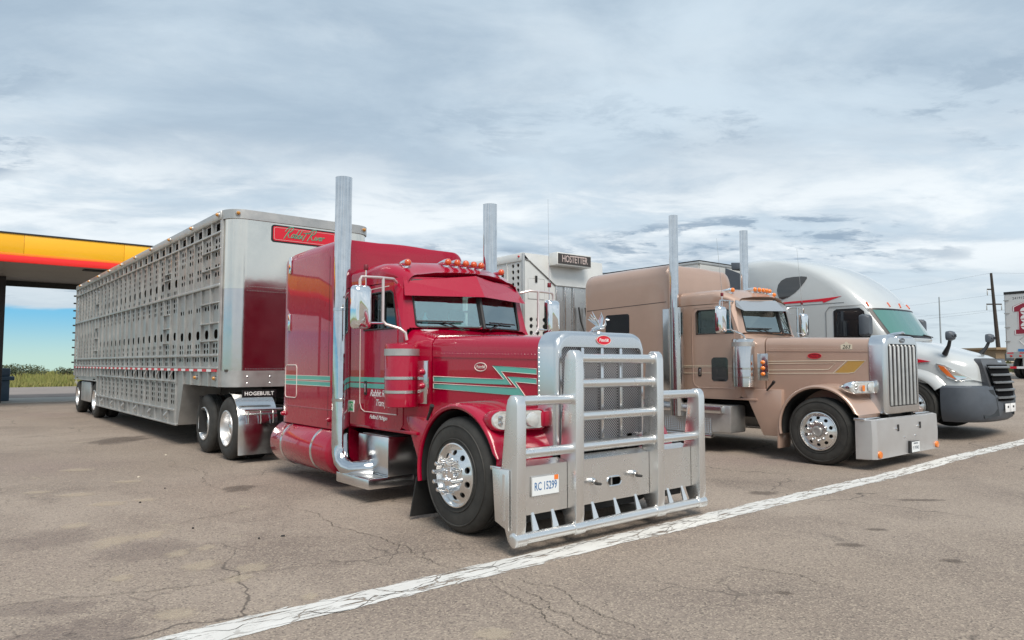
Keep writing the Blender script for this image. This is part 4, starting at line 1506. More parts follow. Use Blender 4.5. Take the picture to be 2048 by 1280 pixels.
    if red:
        for s in (-1, 1):
            MB().plate(rrect(S1 - 0.50, S1 - 0.10, 1.10, 1.56, 0.05, 5), [], lambda u, v: (s * (sw_ + 0.002), u, v), lambda u, v: (s * (sw_ - .004), u, v)).build('luggage_door', paint, slp)
            ld = [(s * (sw_ + 0.003), a, b) for a, b in rrect(S1 - 0.50, S1 - 0.10, 1.10, 1.56, 0.05, 5)]
            MB().tube(ld + [ld[0]], 0.007, 6, False).build('luggage_door_trim', M_PALE, slp)
            for zz_ in (2.05, 2.88):
                MB().box(min(s * sw_, s * (sw_ + .02)), max(s * sw_, s * (sw_ + .02)), S1 - 0.25, S1 - 0.17, zz_, zz_ + 0.24).build('side_lamp', M_CHROME, slp, bevel=0.008)
            for yy_ in (S0 + 0.10, S1 - 0.06):
                MB().lathe([(0, 0.035), (0.02, 0.033), (0.045, 0.02), (0.05, 0.003)], (s * sw_, yy_, 0.86), 'x', 14, True, s).build('marker_lamp', M_RED, slp)
            MB().tube([(s * (sw_ + .001), S0 + 0.06, 0.985), (s * (sw_ + .001), S1 - 0.12, 0.985)], 0.005, 6).build('seam', paint, slp)
            MB().tube([(s * (sw_ - .001), S0 + 0.16, 0.78), (s * (sw_ - .001), S0 + 0.16, 2.98)], 0.004, 5).build('seam', M_CHASSIS, slp)
            # stripes
            for z0_, z1_ in ((1.358, 1.415), (1.284, 1.340)):
                so = [(S0 + 0.105, z0_), (S1 - 0.065, z0_), (S1 - 0.065, z1_), (S0 + 0.105, z1_)]
                MB().plate(so, [], lambda u, v: (s * (sw_ + 0.003), u, v), lambda u, v: (s * (sw_ + .0005), u, v)).build('stripe', M_TEAL, slp, flat=True)
                for zq in (z0_, z1_):
                    MB().box(min(s * sw_, s * (sw_ + .0045)), max(s * sw_, s * (sw_ + .0045)), S0 + 0.105, S1 - 0.065, zq - 0.004, zq + 0.004).build('stripe_edge', M_PALE, slp)
                MB().plate([(2.0 + .20, z0_), (RY - 0.01, z0_), (RY - 0.01, z1_), (2.2, z1_)], [], lambda u, v: (s * 0.940, u, v), lambda u, v: (s * .9305, u, v)).build('stripe', M_TEAL, t, flat=True)
    else:
        for s in (-1, 1):
            MB().plate(rrect(S1 - 1.30, S1 - 0.66, H(2.02), H(2.44), 0.05), [], lambda u, v: (s * (sw_ + 0.006), u, v), lambda u, v: (s * (sw_ - .01), u, v)).build('sleeper_window', M_DKGLASS, slp)
            MB().tube([(s * (sw_ - 0.003), S0 + 0.06, H(2.62)), (s * (sw_ - .003), S1 - 0.12, H(2.56))], 0.007, 6).build('seam', M_CHASSIS, slp)
    # boot between cab and sleeper
    MB().box(-0.80, 0.80, RY, S0 + 0.06, H(0.85), H(2.55)).build('cab_boot', M_DARK if False else paint, t)
    # ------------------------------------------------ stacks
    sx, sy, szt, sr = P['stack']
    for s in (-1, 1):
        if red:
            pts = [(s * sx, sy, szt), (s * sx, sy, 0.60), (s * sx, sy - 0.015, 0.50), (s * sx, sy - 0.06, 0.41), (s * (sx - 0.02), sy - 0.14, 0.345), (s * (sx - 0.05), sy - 0.24, 0.325), (s * (sx - 0.20), sy - 0.36, 0.335), (s * (sx - 0.40), sy - 0.42, 0.36), (s * 0.5, sy - 0.42, 0.45)]
            st = MB().tube(pts, sr, 24).build('exhaust_stack', M_STACK, t)
            MB().lathe([(0, sr + 0.001), (0.0, sr - 0.008), (-0.3, sr - 0.008)], (s * sx, sy, szt), 'z', 24, False).build('stack_bore', M_CHASSIS, st)
            for q in (1.12, 2.22):
                MB().lathe([(0, sr), (0.002, sr + 0.004), (0.035, sr + 0.004), (0.037, sr)], (s * sx, sy, q), 'z', 24, False).build('stack_joint', M_STACK, st)
            MB().tube([(s * sx, sy, 2.33), (s * (sw_ - .1), sy + 0.35, 2.33)], 0.018, 8).build('stack_bracket', M_STEEL, st)
        else:
            st = MB().tube([(s * sx, sy, szt), (s * sx, sy, 1.0)], sr, 24).build('exhaust_stack', M_STACK, t)
            MB().lathe([(0, sr + 0.001), (0.0, sr - 0.008), (-0.3, sr - 0.008)], (s * sx, sy, szt), 'z', 24, False).build('stack_bore', M_CHASSIS, st)
            MB().lathe([(0.62, 0.12), (0.62, 0.135), (2.62, 0.135), (2.62, 0.10)], (s * (sx - 0.01), sy - 0.03, 0), 'z', 28, False).build('heat_shield', M_STEEL, st)
            MB().box(min(s * (sx - .10), s * (sx - .08)), max(s * (sx - .1), s * (sx - .08)), sy + 0.06, sy + 0.34, 0.80, 2.62).build('shield_panel', M_STEEL, st, bevel=0.004)
    # ------------------------------------------------ air cleaners
    for s in (-1, 1):
        ac = (s * 1.0, 2.09)
        ra = 0.19
        z0_, z1_ = (H(1.10), H(1.80)) if red else (H(1.03), H(1.87))
        h_ = z1_ - z0_
        am = paint if red else M_STEEL
        a_ = MB().lathe([(0, ra * .85), (0.01, ra), (h_ - 0.025, ra), (h_ - 0.008, ra * .97), (h_, ra * .80), (h_ + 0.012, ra * .3)], (ac[0], ac[1], z0_), 'z', 36).build('air_cleaner', am, t, angle=40)
        for bz, bh in ((h_ - 0.135, 0.075), (0.305, 0.032), (0.155, 0.032)):
            MB().lathe([(0, ra), (0.001, ra + 0.005), (bh, ra + 0.005), (bh + 0.001, ra)], (ac[0], ac[1], z0_ + bz), 'z', 36, False).build('band', M_ALUDULL if bh > .05 else (M_ALU if red else M_STEEL), a_)
        # lamp bracket between cleaner and hood
        bx = s * 0.93
        lb = MB().box(min(bx - .012, bx + .012), max(bx - .012, bx + .012), 1.67, 1.86, H(1.15), H(1.61))
        lbo = lb.build('lamp_bracket', M_STEEL, t, bevel=0.004)
        n_ = 2 if red else 3
        for k in range(n_):
            zq = (H(1.34) + 0.15 * k) if red else (H(1.26) + 0.10 * k)
            MB().lathe([(0, 0.036), (0.02, 0.035), (0.045, 0.022), (0.05, 0.003)], (bx + s * 0.012, 1.755, zq), 'x', 16, True, s).build('marker_lamp', M_RED if red else M_AMBER, lbo)
        MB().tube([(s * 0.90, 1.72, H(0.98)), (s * 0.93, 1.60, H(1.10)), (s * 0.94, 1.57, H(1.14))], [0.014, 0.022, 0.026], 8).build('hood_latch', M_BLACK, t)
    # ------------------------------------------------ mirrors
    for s in (-1, 1):
        mx_, my_ = s * 1.42, 2.28
        mz0, mz1 = H(1.955), H(2.435)
        ring = []
        for d, ins in ((0.0, 0.0), (-0.05, 0.004), (-0.085, 0.02), (-0.105, 0.05)):
            ring.append([(mx_ + u, my_ + d, v) for u, v in rrect(-0.115 + ins, 0.115 - ins, mz0 + ins, mz1 - ins, 0.05, 5)])
        mo = MB().loft(ring).build('mirror', M_CHROME, t, angle=40)
        MB().plate(rrect(-0.10, 0.10, mz0 + 0.015, mz1 - 0.015, 0.04), [], lambda u, v: (mx_ + u, my_ + 0.004, v), lambda u, v: (mx_ + u, my_ + .001, v)).build('mirror_glass', M_DKGLASS, mo)
        tm = M_TUBEPALE if red else M_STEEL
        MB().tube([(mx_ + s * 0.02, my_ - 0.03, mz1 - 0.02), (mx_ + s * .02, my_ - 0.03, mz1 + 0.06), (mx_, my_ - 0.03, mz1 + 0.095), (s * 1.2, my_ - 0.04, mz1 + 0.10), (s * 1.02, my_ - 0.02, mz1 + 0.10), (s * 0.93, my_ + 0.06, mz1 + 0.07)], 0.016, 8).build('arm', tm, mo)
        MB().tube([(s * 1.16, my_ - 0.04, mz1 + 0.10), (s * 1.16, my_ - 0.04, mz0 + 0.10), (s * 1.13, my_ - 0.06, mz0 + 0.06), (s * 1.0, my_ - 0.14, H(1.97)), (s * 0.95, my_ - 0.18, H(1.92)), (s * 0.94, my_ - 0.19, H(1.84))], 0.017, 8).build('arm', tm, mo)
        MB().tube([(mx_ - s * 0.11, my_ - 0.04, mz0 + 0.07), (s * 1.16, my_ - 0.04, mz0 + 0.075)], 0.012, 8).build('arm', M_CHROME, mo)
        # whip aerial
        ay = my_ - 0.03
        az_ = mz1 + (0.0 if True else 0)
        MB().tube([(mx_ - s * 0.05, ay, az_ - 0.02), (mx_ - s * 0.05, ay, az_ + 0.17)], 0.007, 6).build('aerial_mast', M_CHROME, mo)
        MB().lathe([(0, 0.022), (0.005, 0.026), (0.055, 0.026), (0.06, 0.022)], (mx_ - s * 0.05, ay, az_ + 0.17), 'z', 8).build('aerial_coil', mat('dark_red_plastic', (0.16, 0.01, 0.02), 0.5), mo)
        MB().tube([(mx_ - s * 0.05, ay, az_ + 0.23), (mx_ - s * 0.05 + 0.02 * P['lean'], ay + 0.02, az_ + 0.23 + P['whip'][0 if s < 0 else 1])], [0.004, 0.0022], 6).build('aerial_whip', M_STEEL, mo)
    YM[0] = None
    # ------------------------------------------------ drive wheels
    for y in P['drive']:
        for s in (-1, 1):
            dual_wheel(t, s, s * 1.215, y)
    return t


def red_truck():
    t = tractor(dict(label='dark red long nose semi truck with tall chrome stacks and bull bar', loc=(5.02, 4.66, 0), yaw=0.0, paint=M_RED, dz=0.0, style='red',
                     frame_end=9.3, drive=(7.27, 8.50), shell_mat=M_ALU, lens=M_REDAMB, sleeper=(3.72, 5.39, 1.03, 0.74, 3.215), slp_r=0.17, slp_front_drop=0.02,
                     stack=(1.15, 3.27, 3.88, 0.102), lean=0, whip=(0.0001, 1.15)))
    # ------------------------------------------------ stripes on the hood, with the lightning bolt
    def hp(s, y, z, off):
        k = (y - 0.22) / 1.58
        return (s * (0.612 + 0.188 * k + off), y, z)
    up_ = [(1.76, 1.388), (0.745, 1.363), (0.905, 1.545), (0.275, 1.523), (0.275, 1.470), (0.72, 1.485), (0.585, 1.312), (1.0, 1.322), (1.76, 1.335)]
    up_ = [(1.76, 1.440), (0.70, 1.425), (0.86, 1.560), (0.275, 1.530), (0.275, 1.478), (0.735, 1.502), (0.60, 1.372), (1.76, 1.386)]
    dn_ = [(1.76, 1.365), (0.525, 1.345), (0.655, 1.455), (0.275, 1.437), (0.275, 1.388), (0.545, 1.402), (0.415, 1.268), (1.76, 1.311)]
    for s in (-1, 1):
        for poly in (up_, dn_):
            st = MB().plate(poly, [], lambda u, v: hp(s, u, v, 0.004), lambda u, v: hp(s, u, v, 0.0005)).build('stripe', M_TEAL, t, flat=True)
            pts = [hp(s, a, b, 0.004) for a, b in poly]
            MB().tube(pts + [pts[0]], 0.005, 5, False).build('stripe_edge', M_PALE, st)
        # side emblem
        vs_ = [hp(s, 1.03 + 0.085 * math.cos(a), 1.545 + 0.042 * math.sin(a), 0.003) for a in [2 * math.pi * k / 24 for k in range(25)]]
        MB().tube(vs_, 0.005, 6, False).build('emblem', M_PALE, t)
    text('emblem_lettering', 'Peterbilt', 0.046, M_PALE, t, hp(-1, 1.03, 1.545, 0.004), (0.118, -1, 0), (0, 0, 1), 0.25, 0.002, 'CENTER', 0.85)
    # door lettering
    for body, yy, zz_, sz in (('Rabbit River', 2.68, 1.225, 0.115), ('Transport', 2.60, 1.115, 0.11), ('Holland, Michigan', 2.72, 0.945, 0.068)):
        text('door_lettering', body, sz, M_WHITEV, t, (-0.9385, yy, zz_), (0, -1, 0), (0, 0, 1), 0.35, 0.0015, 'CENTER', 0.88)
    # ------------------------------------------------ fuel tanks, steps, placard
    for s in (-1, 1):
        tk = MB().lathe([(0, 0.05), (0.005, 0.22), (0.03, 0.285), (0.07, 0.30), (1.88, 0.30), (1.92, 0.285), (1.945, 0.22), (1.95, 0.05)], (s * 0.885, 3.56, 0.455), 'y', 40).build('fuel_tank', M_RED, t, angle=50)
        for yy in (4.02, 5.02):
            MB().lathe([(0, 0.30), (0.001, 0.306), (0.055, 0.306), (0.056, 0.30)], (s * 0.885, yy, 0.455), 'y', 40, False).build('tank_strap', M_ALU, tk)
        x0, x1 = sorted((s * 0.60, s * 1.20))
        sp = MB().box(x0, x1, 2.46, 3.26, 0.165, 0.285).build('step_box', M_ALU, t, bevel=0.012)
        x0, x1 = sorted((s * 0.50, s * 0.95))
        MB().box(x0, x1, 2.46, 3.18, 0.286, 0.735).build('upper_step', M_ALU, sp, bevel=0.012)
        x0, x1 = sorted((s * 0.985, s * 1.17))
        MB().box(x0, x1, 2.50, 3.20, 0.286, 0.292).build('tread', M_TREAD, sp)
        x0, x1 = sorted((s * 0.60, s * 0.92))
        MB().box(x0, x1, 2.50, 3.12, 0.736, 0.742).build('tread', M_TREAD, sp)
    pl = MB().box(-1.012, -1.004, 3.20, 3.32, 0.99, 1.13).build('placard', M_WHITEV, t)
    MB().box(-1.016, -1.012, 3.215, 3.305, 1.005, 1.115).build('placard_face', M_GREENV, pl)
    text('placard_lettering', 'V2', 0.09, M_WHITEV, pl, (-1.017, 3.26, 1.06), (0, -1, 0), (0, 0, 1), 0.0, 0.001)
    MB().box(-1.004, -0.93, 3.18, 3.22, 1.09, 1.13).build('placard_bracket', M_CHROME, pl)
    # ------------------------------------------------ half fender over the drive wheels
    for s in (-1, 1):
        cy, cz, rr = 7.27, 0.60, 0.60
        prof = []
        for a in (100, 115, 130, 145, 160, 172, 180):
            prof.append((cy + rr * math.cos(R(a)), cz + rr * math.sin(R(a)) * 0.86))
        prof += [(cy - rr, 0.45), (cy - rr, 0.30), (cy - rr - 0.01, 0.13)]
        rings = []
        for (yy, zq) in prof:
            rings.append([(s * 1.20, yy + 0.05, zq), (s * 1.225, yy + 0.03, zq), (s * 1.225, yy + 0.008, zq), (s * 1.205, yy, zq), (s * 0.60, yy, zq), (s * 0.60, yy + 0.02, zq)])
        hf = MB().loft(rings, False, False, False).build('quarter_fender', M_STEEL, t, angle=40)
        tilt = MB().box(min(s * .62, s * 1.17), max(s * .62, s * 1.17), 6.70, 6.72, 1.035, 1.155).build('fender_flap', M_BLACKV, hf)
        MB().tube([(s * 1.16, 6.615, 0.84), (s * 0.55, 6.615, 0.84)], 0.020, 10).build('flap_rod', M_CHROME, hf)
        for q in (1.10, 0.90, 0.70):
            MB().tube([(s * q, 6.61, 0.855), (s * q, 6.60, 0.66), (s * q, 6.612, 0.62)], 0.008, 6).build('flap_hanger', M_CHROME, hf)
    text('flap_lettering', 'HOGEBUILT', 0.085, M_WHITEV, t, (-0.90, 6.698, 1.095), (1, 0, 0), (0, 0, 1), 0.0, 0.001, 'CENTER', 1.05, 1.0, 0.002)
    # ------------------------------------------------ dashboard clutter
    MB().lathe([(0, 0.032), (0.15, 0.032), (0.18, 0.015), (0.20, 0.013), (0.22, 0.013)], (-0.62, 2.22, 1.95), 'z', 14).build('water_bottle', mat('bottle_blue', (0.25, 0.45, 0.62), 0.2), t)
    MB().lathe([(0, 0.13), (0.05, 0.125), (0.10, 0.09), (0.125, 0.03)], (-0.15, 2.20, 1.95), 'z', 18).build('cap', mat('pale_cap', (0.42, 0.55, 0.52), 0.8), t)
    MB().box(-0.72, -0.5, 2.08, 2.2, 1.951, 1.966).build('notebook', M_WHITEV, t)

    # ------------------------------------------------ bull bar
    bb = MB()
    yf = -0.24
    base = MB()

    def post(x, ztop, w=0.10, dep=0.19, dtop=0.145):
        zb = 0.10
        def sec(z, d, yo):
            return [(x - w / 2, yf + yo, z), (x + w / 2, yf + yo, z), (x + w / 2, yf + yo + d, z), (x - w / 2, yf + yo + d, z)]
        rings = [sec(zb, 0.10, 0.02), sec(0.26, 0.19, 0.0), sec(0.70, 0.21, 0.0), sec(ztop - 0.09, dtop, 0.0), sec(ztop - 0.035, dtop - 0.03, 0.012), sec(ztop - 0.008, dtop - 0.08, 0.035), sec(ztop, dtop - 0.11, 0.05)]
        return MB().loft(rings).build('bull_bar_post', M_ALUBAR, t, bevel=0.012, seg=2, angle=50)
    PX = (-1.245, -0.565, 0.565, 1.245)
    post(PX[0], 1.315)
    post(PX[1], 1.70)
    post(PX[2], 1.70)
    post(PX[3], 1.315)
    yr = yf + 0.075
    for z in (1.625, 1.40, 1.105, 0.83):
        MB().tube([(PX[1] + 0.04, yr, z), (PX[2] - 0.04, yr, z)], 0.043, 16).build('bull_bar_rail', M_ALUBAR, t)
        for xx, dd in ((PX[1] + 0.052, 1), (PX[2] - 0.052, -1)):
            MB().lathe([(0, 0.052), (0.012, 0.046)], (xx, yr, z), 'x', 16, True, dd).build('weld_collar', M_ALUBAR, t)
    for s in (-1, 1):
        for z in (1.265, 0.825):
            a, b = s * (0.565 + 0.04), s * (1.245 - 0.04)
            MB().tube([(a, yr, z), (b, yr, z)], 0.043, 16).build('bull_bar_rail', M_ALUBAR, t)
    # bottom pipe with sleeves
    yp = yf + 0.045
    MB().tube([(PX[0], yp, 0.135), (PX[3], yp, 0.135)], 0.048, 18).build('bottom_pipe', M_ALUBAR, t)
    for x in PX:
        MB().lathe([(-0.066, 0.030), (-0.062, 0.052), (-0.055, 0.060), (0.055, 0.060), (0.062, 0.052), (0.066, 0.030)], (x, yp, 0.135), 'x', 18, True).build('pipe_sleeve', M_ALUBAR, t)
    # bumper plates
    for a, b, dd in ((PX[0] + 0.055, PX[1] - 0.055, 0), (PX[1] + 0.055, PX[2] - 0.055, 1), (PX[2] + 0.055, PX[3] - 0.055, 0)):
        hole = [stadium(0.0, 0.475, 0.19, 0.085, 6)] if dd else []
        MB().plate([(a, 0.30), (b, 0.30), (b, 0.70), (a, 0.70)], [list(reversed(h)) for h in hole], lambda u, v: (u, yf + 0.115, v), lambda u, v: (u, yf + 0.128, v)).build('bumper_plate', M_ALUBAR, t)
        MB().hexa([(a, yf + 0.115, 0.7005), (b, yf + 0.115, 0.7005), (b, yf + 0.24, 0.73), (a, yf + 0.24, 0.73)],
                  [(a, yf + 0.115, 0.708), (b, yf + 0.115, 0.708), (b, yf + 0.24, 0.738), (a, yf + 0.24, 0.738)]).build('bumper_top', M_ALUBAR, t)
        MB().box(a, b, yf + 0.25, yf + 0.27, 0.2, 0.66).build('bumper_backing', M_CHASSIS, t)
    rim = [(u, yf + 0.114, v) for u, v in stadium(0, 0.475, 0.19, 0.085, 6)]
    MB().tube(rim + [rim[0]], 0.008, 6, False).build('tow_slot_rim', M_ALU, t)
    MB().box(-0.03, -0.01, yf + 0.13, yf + 0.24, 0.40, 0.55).build('tow_pin', M_ALUDULL, t)
    for x in (-0.30, 0.27):
        e = MB().lathe([(0, 0.034), (0.02, 0.034), (0.025, 0.022), (0.05, 0.022)], (x, yf + 0.115, 0.515 if x > 0 else 0.50), 'y', 14, True, -1).build('tow_eye', M_STEEL, t)
        c = (x, yf + 0.115 - 0.075, 0.50 if x < 0 else .515)
        rg = [(x + 0.020 * math.cos(a), c[1] + 0.030 * math.sin(a), c[2] - 0.012) for a in [2 * math.pi * k / 14 for k in range(15)]]
        MB().tube(rg, 0.010, 6, False).build('ring', M_CHASSIS, e)
    # gussets between plate and pipe
    for x in (-1.03, -0.80, -0.30, 0.0, 0.30, 0.80, 1.03):
        MB().hexa([(x - 0.035, yf + 0.13, 0.40), (x - 0.027, yf + 0.13, 0.40), (x - 0.027, yf + 0.19, 0.30), (x - 0.035, yf + 0.19, 0.30)],
                  [(x + 0.0, yf + 0.02, 0.135), (x + 0.05, yf + 0.02, 0.135), (x + 0.05, yf + 0.07, 0.135), (x + 0.0, yf + 0.07, 0.135)]) if False else None
        MB().hexa([(x - 0.036, yf + 0.06, 0.16), (x + 0.036, yf + 0.06, 0.16), (x + 0.036, yf + 0.075, 0.16), (x - 0.036, yf + 0.075, 0.16)],
                  [(x - 0.010, yf + 0.125, 0.345), (x + 0.010, yf + 0.125, 0.345), (x + 0.010, yf + 0.14, 0.345), (x - 0.010, yf + 0.14, 0.345)]).build('gusset', M_ALUBAR, t)
    # side wings
    for s in (-1, 1):
        xa = s * 1.302
        MB().hexa([(xa, yf + 0.02, 0.12), (xa, yf + 0.22, 0.34), (xa, yf + 0.34, 0.34), (xa, yf + 0.36, 0.68)] if False else
                  [(xa, yf + 0.09, 0.20), (xa, yf + 0.27, 0.26), (xa, yf + 0.31, 0.70), (xa, yf + 0.09, 0.70)],
                  [(xa + s * 0.012, yf + 0.09, 0.20), (xa + s * 0.012, yf + 0.27, 0.26), (xa + s * 0.012, yf + 0.31, 0.70), (xa + s * 0.012, yf + 0.09, 0.70)]).build('side_wing', M_ALUBAR, t, bevel=0.004)
        MB().box(min(xa + s * .0125, xa + s * .02), max(xa + s * .0125, xa + s * .02), yf + 0.14, yf + 0.16, 0.28, 0.66).build('wing_stiffener', M_ALUBAR, t)
    # licence plate
    lp = MB().box(-1.055, -0.725, yf + 0.102, yf + 0.113, 0.445, 0.62).build('licence_plate', M_ALUDULL, t, bevel=0.004)
    MB().box(-1.045, -0.735, yf + 0.0985, yf + 0.102, 0.455, 0.61).build('plate_face', mat('plate_white', (0.74, 0.77, 0.78), 0.4), lp)
    text('plate_number', 'RC 15299', 0.098, M_BLUEV, lp, (-0.89, yf + 0.098, 0.528), (1, 0, 0), (0, 0, 1), 0.0, 0.001, 'CENTER', 1.0, 0.66, 0.0008)
    MB().box(-0.79, -0.742, yf + 0.0965, yf + 0.0984, 0.572, 0.612).build('plate_sticker', M_ORANGEV, lp)
    return t


red_truck()


def tan_truck():
    t = tractor(dict(label='tan semi truck with silver visor and flat steel bumper', loc=(11.90, 4.61, 0.0), yaw=0.0, paint=M_TAN, dz=0.14, style='tan',
                     frame_end=9.5, drive=(7.5, 8.75), shell_mat=M_ALU, lens=M_AMBER, sleeper=(3.62, 5.90, 1.08, 0.88, 3.50), slp_r=0.24, slp_front_drop=0.28,
                     stack=(1.19, 3.40, 4.37, 0.085), lean=-5, whip=(0.95, 1.05), stretch=0.12))
    # straight bumper
    sec = lambda x, y0: [(x, y0, 0.17), (x, y0 - 0.012, 0.45), (x, y0, 0.74), (x, y0 + 0.06, 0.755), (x, y0 + 0.06, 0.16)]
    M_BUMPER = mat('satin_bumper', (0.60, 0.60, 0.60), 0.34, 0.62, rvar=0.05, vscale=4, var=0.04, speck=0.12)
    bp = MB().loft([sec(-1.23, 0.16), sec(-1.20, 0.0), sec(-1.15, -0.055), sec(1.15, -0.055), sec(1.20, 0.0), sec(1.23, 0.16)]).build('bumper', M_BUMPER, t, angle=25)
    for x in (-0.42, 0.42):
        MB().box(x - 0.025, x + 0.025, -0.072, -0.06, 0.545, 0.645).build('tow_slot', M_CHASSIS, bp)
        MB().lathe([(0, 0.02), (0.015, 0.016)], (x - 0.07, -0.063, 0.585), 'y', 10, True, -1).build('bolt', M_ALU, bp)
    for x in (-0.2, 0.22):
        MB().lathe([(0, 0.016), (0.012, 0.012)], (x, -0.065, 0.44), 'y', 10, True, -1).build('bolt', M_ALU, bp)
    for s in (-1, 1):
        MB().lathe([(0, 0.055), (0.02, 0.055), (0.03, 0.045), (0.032, 0.003)], (s * 1.09, -0.058, 0.235), 'y', 18, True, -1).build('marker_lamp', M_AMBER, bp)
    lp = MB().box(-0.02, 0.30, -0.095, -0.085, 0.18, 0.36).build('licence_plate', M_BLACK, bp, bevel=0.004)
    MB().box(-0.01, 0.29, -0.099, -0.095, 0.19, 0.35).build('plate_face', mat('plate_white', (0.74, 0.77, 0.78), 0.4), lp)
    text('plate_number', 'P.197842', 0.075, mat('plate_ink', (0.05, 0.07, 0.10), 0.5), lp, (0.14, -0.0995, 0.255), (1, 0, 0), (0, 0, 1), 0, 0.001, 'CENTER', 1.0, 0.8)
    text('plate_lettering', 'NEBRASKA', 0.035, MATS['plate_ink'], lp, (0.14, -0.0995, 0.325), (1, 0, 0), (0, 0, 1), 0, 0.001)
    MB().box(-0.06, -0.02, -0.09, -0.06, 0.18, 0.37).build('plate_bracket', M_BLACK, lp)
    # side steps in front of tanks
    for s in (-1, 1):
        x0, x1 = sorted((s * 0.62, s * 1.10))
        sk = MB().box(x0, x1, 2.42, 5.6, 0.36, 0.84).build('side_fairing', M_ALUDULL, t, bevel=0.03)
        x0, x1 = sorted((s * 1.09, s * 1.20))
        MB().box(x0, x1, 2.55, 5.6, 0.70, 0.83).build('upper_step', M_ALU, sk, bevel=0.015)
        x0, x1 = sorted((s * 1.09, s * 1.22))
        MB().box(x0, x1, 2.75, 5.6, 0.26, 0.32).build('lower_step', M_ALU, sk, bevel=0.012)
        # stamped tread face
        for k in range(12):
            for q in range(5):
                pass
        x0, x1 = sorted((s * 1.101, s * 1.108))
        tf = MB().box(x0, x1, 2.80, 5.5, 0.33, 0.62).build('tread_face', M_TREAD, sk)
        db = MB()
        for k in range(54):
            for q in range(8):
                y, z = 2.83 + k * 0.05, 0.35 + q * 0.034
                db.add([(s * 1.108, y - 0.018, z), (s * 1.108, y, z + 0.011), (s * 1.108, y + 0.018, z), (s * 1.108, y, z - 0.011), (s * 1.114, y, z)], [(0, 1, 4), (1, 2, 4), (2, 3, 4), (3, 0, 4)])
        db.build('tread_pattern', M_ALU, tf)

    stretch(dict(stretch=0.12))

    def hp(s, y, z, off):
        k = (y - 0.22) / 1.58
        return (s * (0.612 + 0.188 * k + off), y, z)
    Z = 0.14
    for s in (-1, 1):
        for path in ([(1.77, 1.475 + Z), (0.30 + .17, 1.485 + Z), (0.30, 1.485 + Z), (0.46, 1.30 + Z), (0.54, 1.285 + Z), (1.77, 1.268 + Z)],
                     [(1.77, 1.435 + Z), (0.72, 1.445 + Z), (0.82, 1.345 + Z), (0.90, 1.338 + Z), (1.77, 1.325 + Z)],
                     [(0.56, 1.485 + Z), (0.76, 1.285 + Z)]):
            pts = [hp(s, a, b, 0.002) for a, b in path]
            MB().tube(pts, 0.0055, 5).build('pinstripe', M_CREAM, t)
        MB().plate([(0.54, 1.478 + Z), (0.31, 1.478 + Z), (0.465, 1.305 + Z), (0.545, 1.292 + Z), (0.73, 1.292 + Z)], [], lambda u, v: hp(s, u, v, 0.0035), lambda u, v: hp(s, u, v, 0.0005)).build('gold_flash', M_GOLD, t)
        for zz_ in (1.335, 1.445, 1.47):
            MB().tube([(s * 0.9375, 2.32, zz_ + Z - .06), (s * 0.9375, 3.42, zz_ + Z - 0.075)], 0.0055, 5).build('pinstripe', M_CREAM, t)
        vs_ = [hp(s, 1.02 + 0.10 * math.cos(a), 1.565 + Z + 0.042 * math.sin(a), 0.002) for a in [2 * math.pi * k / 24 for k in range(24)]]
        v2 = [hp(s, 1.02 + 0.10 * math.cos(a), 1.565 + Z + 0.042 * math.sin(a), 0.008) for a in [2 * math.pi * k / 24 for k in range(24)]]
        MB().loft([vs_, v2]).build('emblem', mat('dark_red_badge', (0.22, 0.01, 0.015), 0.35, 0, 0.5), t)
        MB().tube(v2 + [v2[0]], 0.004, 6, False).build('emblem_rim', M_REDV, t)
        tagp = [(0.48, 1.665 + Z), (0.64, 1.665 + Z), (0.64, 1.74 + Z), (0.58, 1.76 + Z), (0.575, 1.785 + Z), (0.545, 1.785 + Z), (0.54, 1.76 + Z), (0.48, 1.74 + Z)]
        MB().plate(tagp, [], lambda u, v: hp(s, u, v, 0.0035), lambda u, v: hp(s, u, v, 0.0005)).build('number_tag', M_CREAM, t)
    text('emblem_lettering', 'Peterbilt', 0.045, M_REDV, t, hp(-1, 1.02, 1.565 + Z, 0.0085), (0.118, -1, 0), (0, 0, 1), 0.25, 0.001, 'CENTER', 0.85)
    text('unit_number', '263', 0.085, M_BLACKV, t, hp(-1, 0.56, 1.703 + Z, 0.005), (0.118, -1, 0), (0, 0, 1), 0.2, 0.001, 'CENTER', 0.95)
    YM[0] = None
    return t


tan_truck()
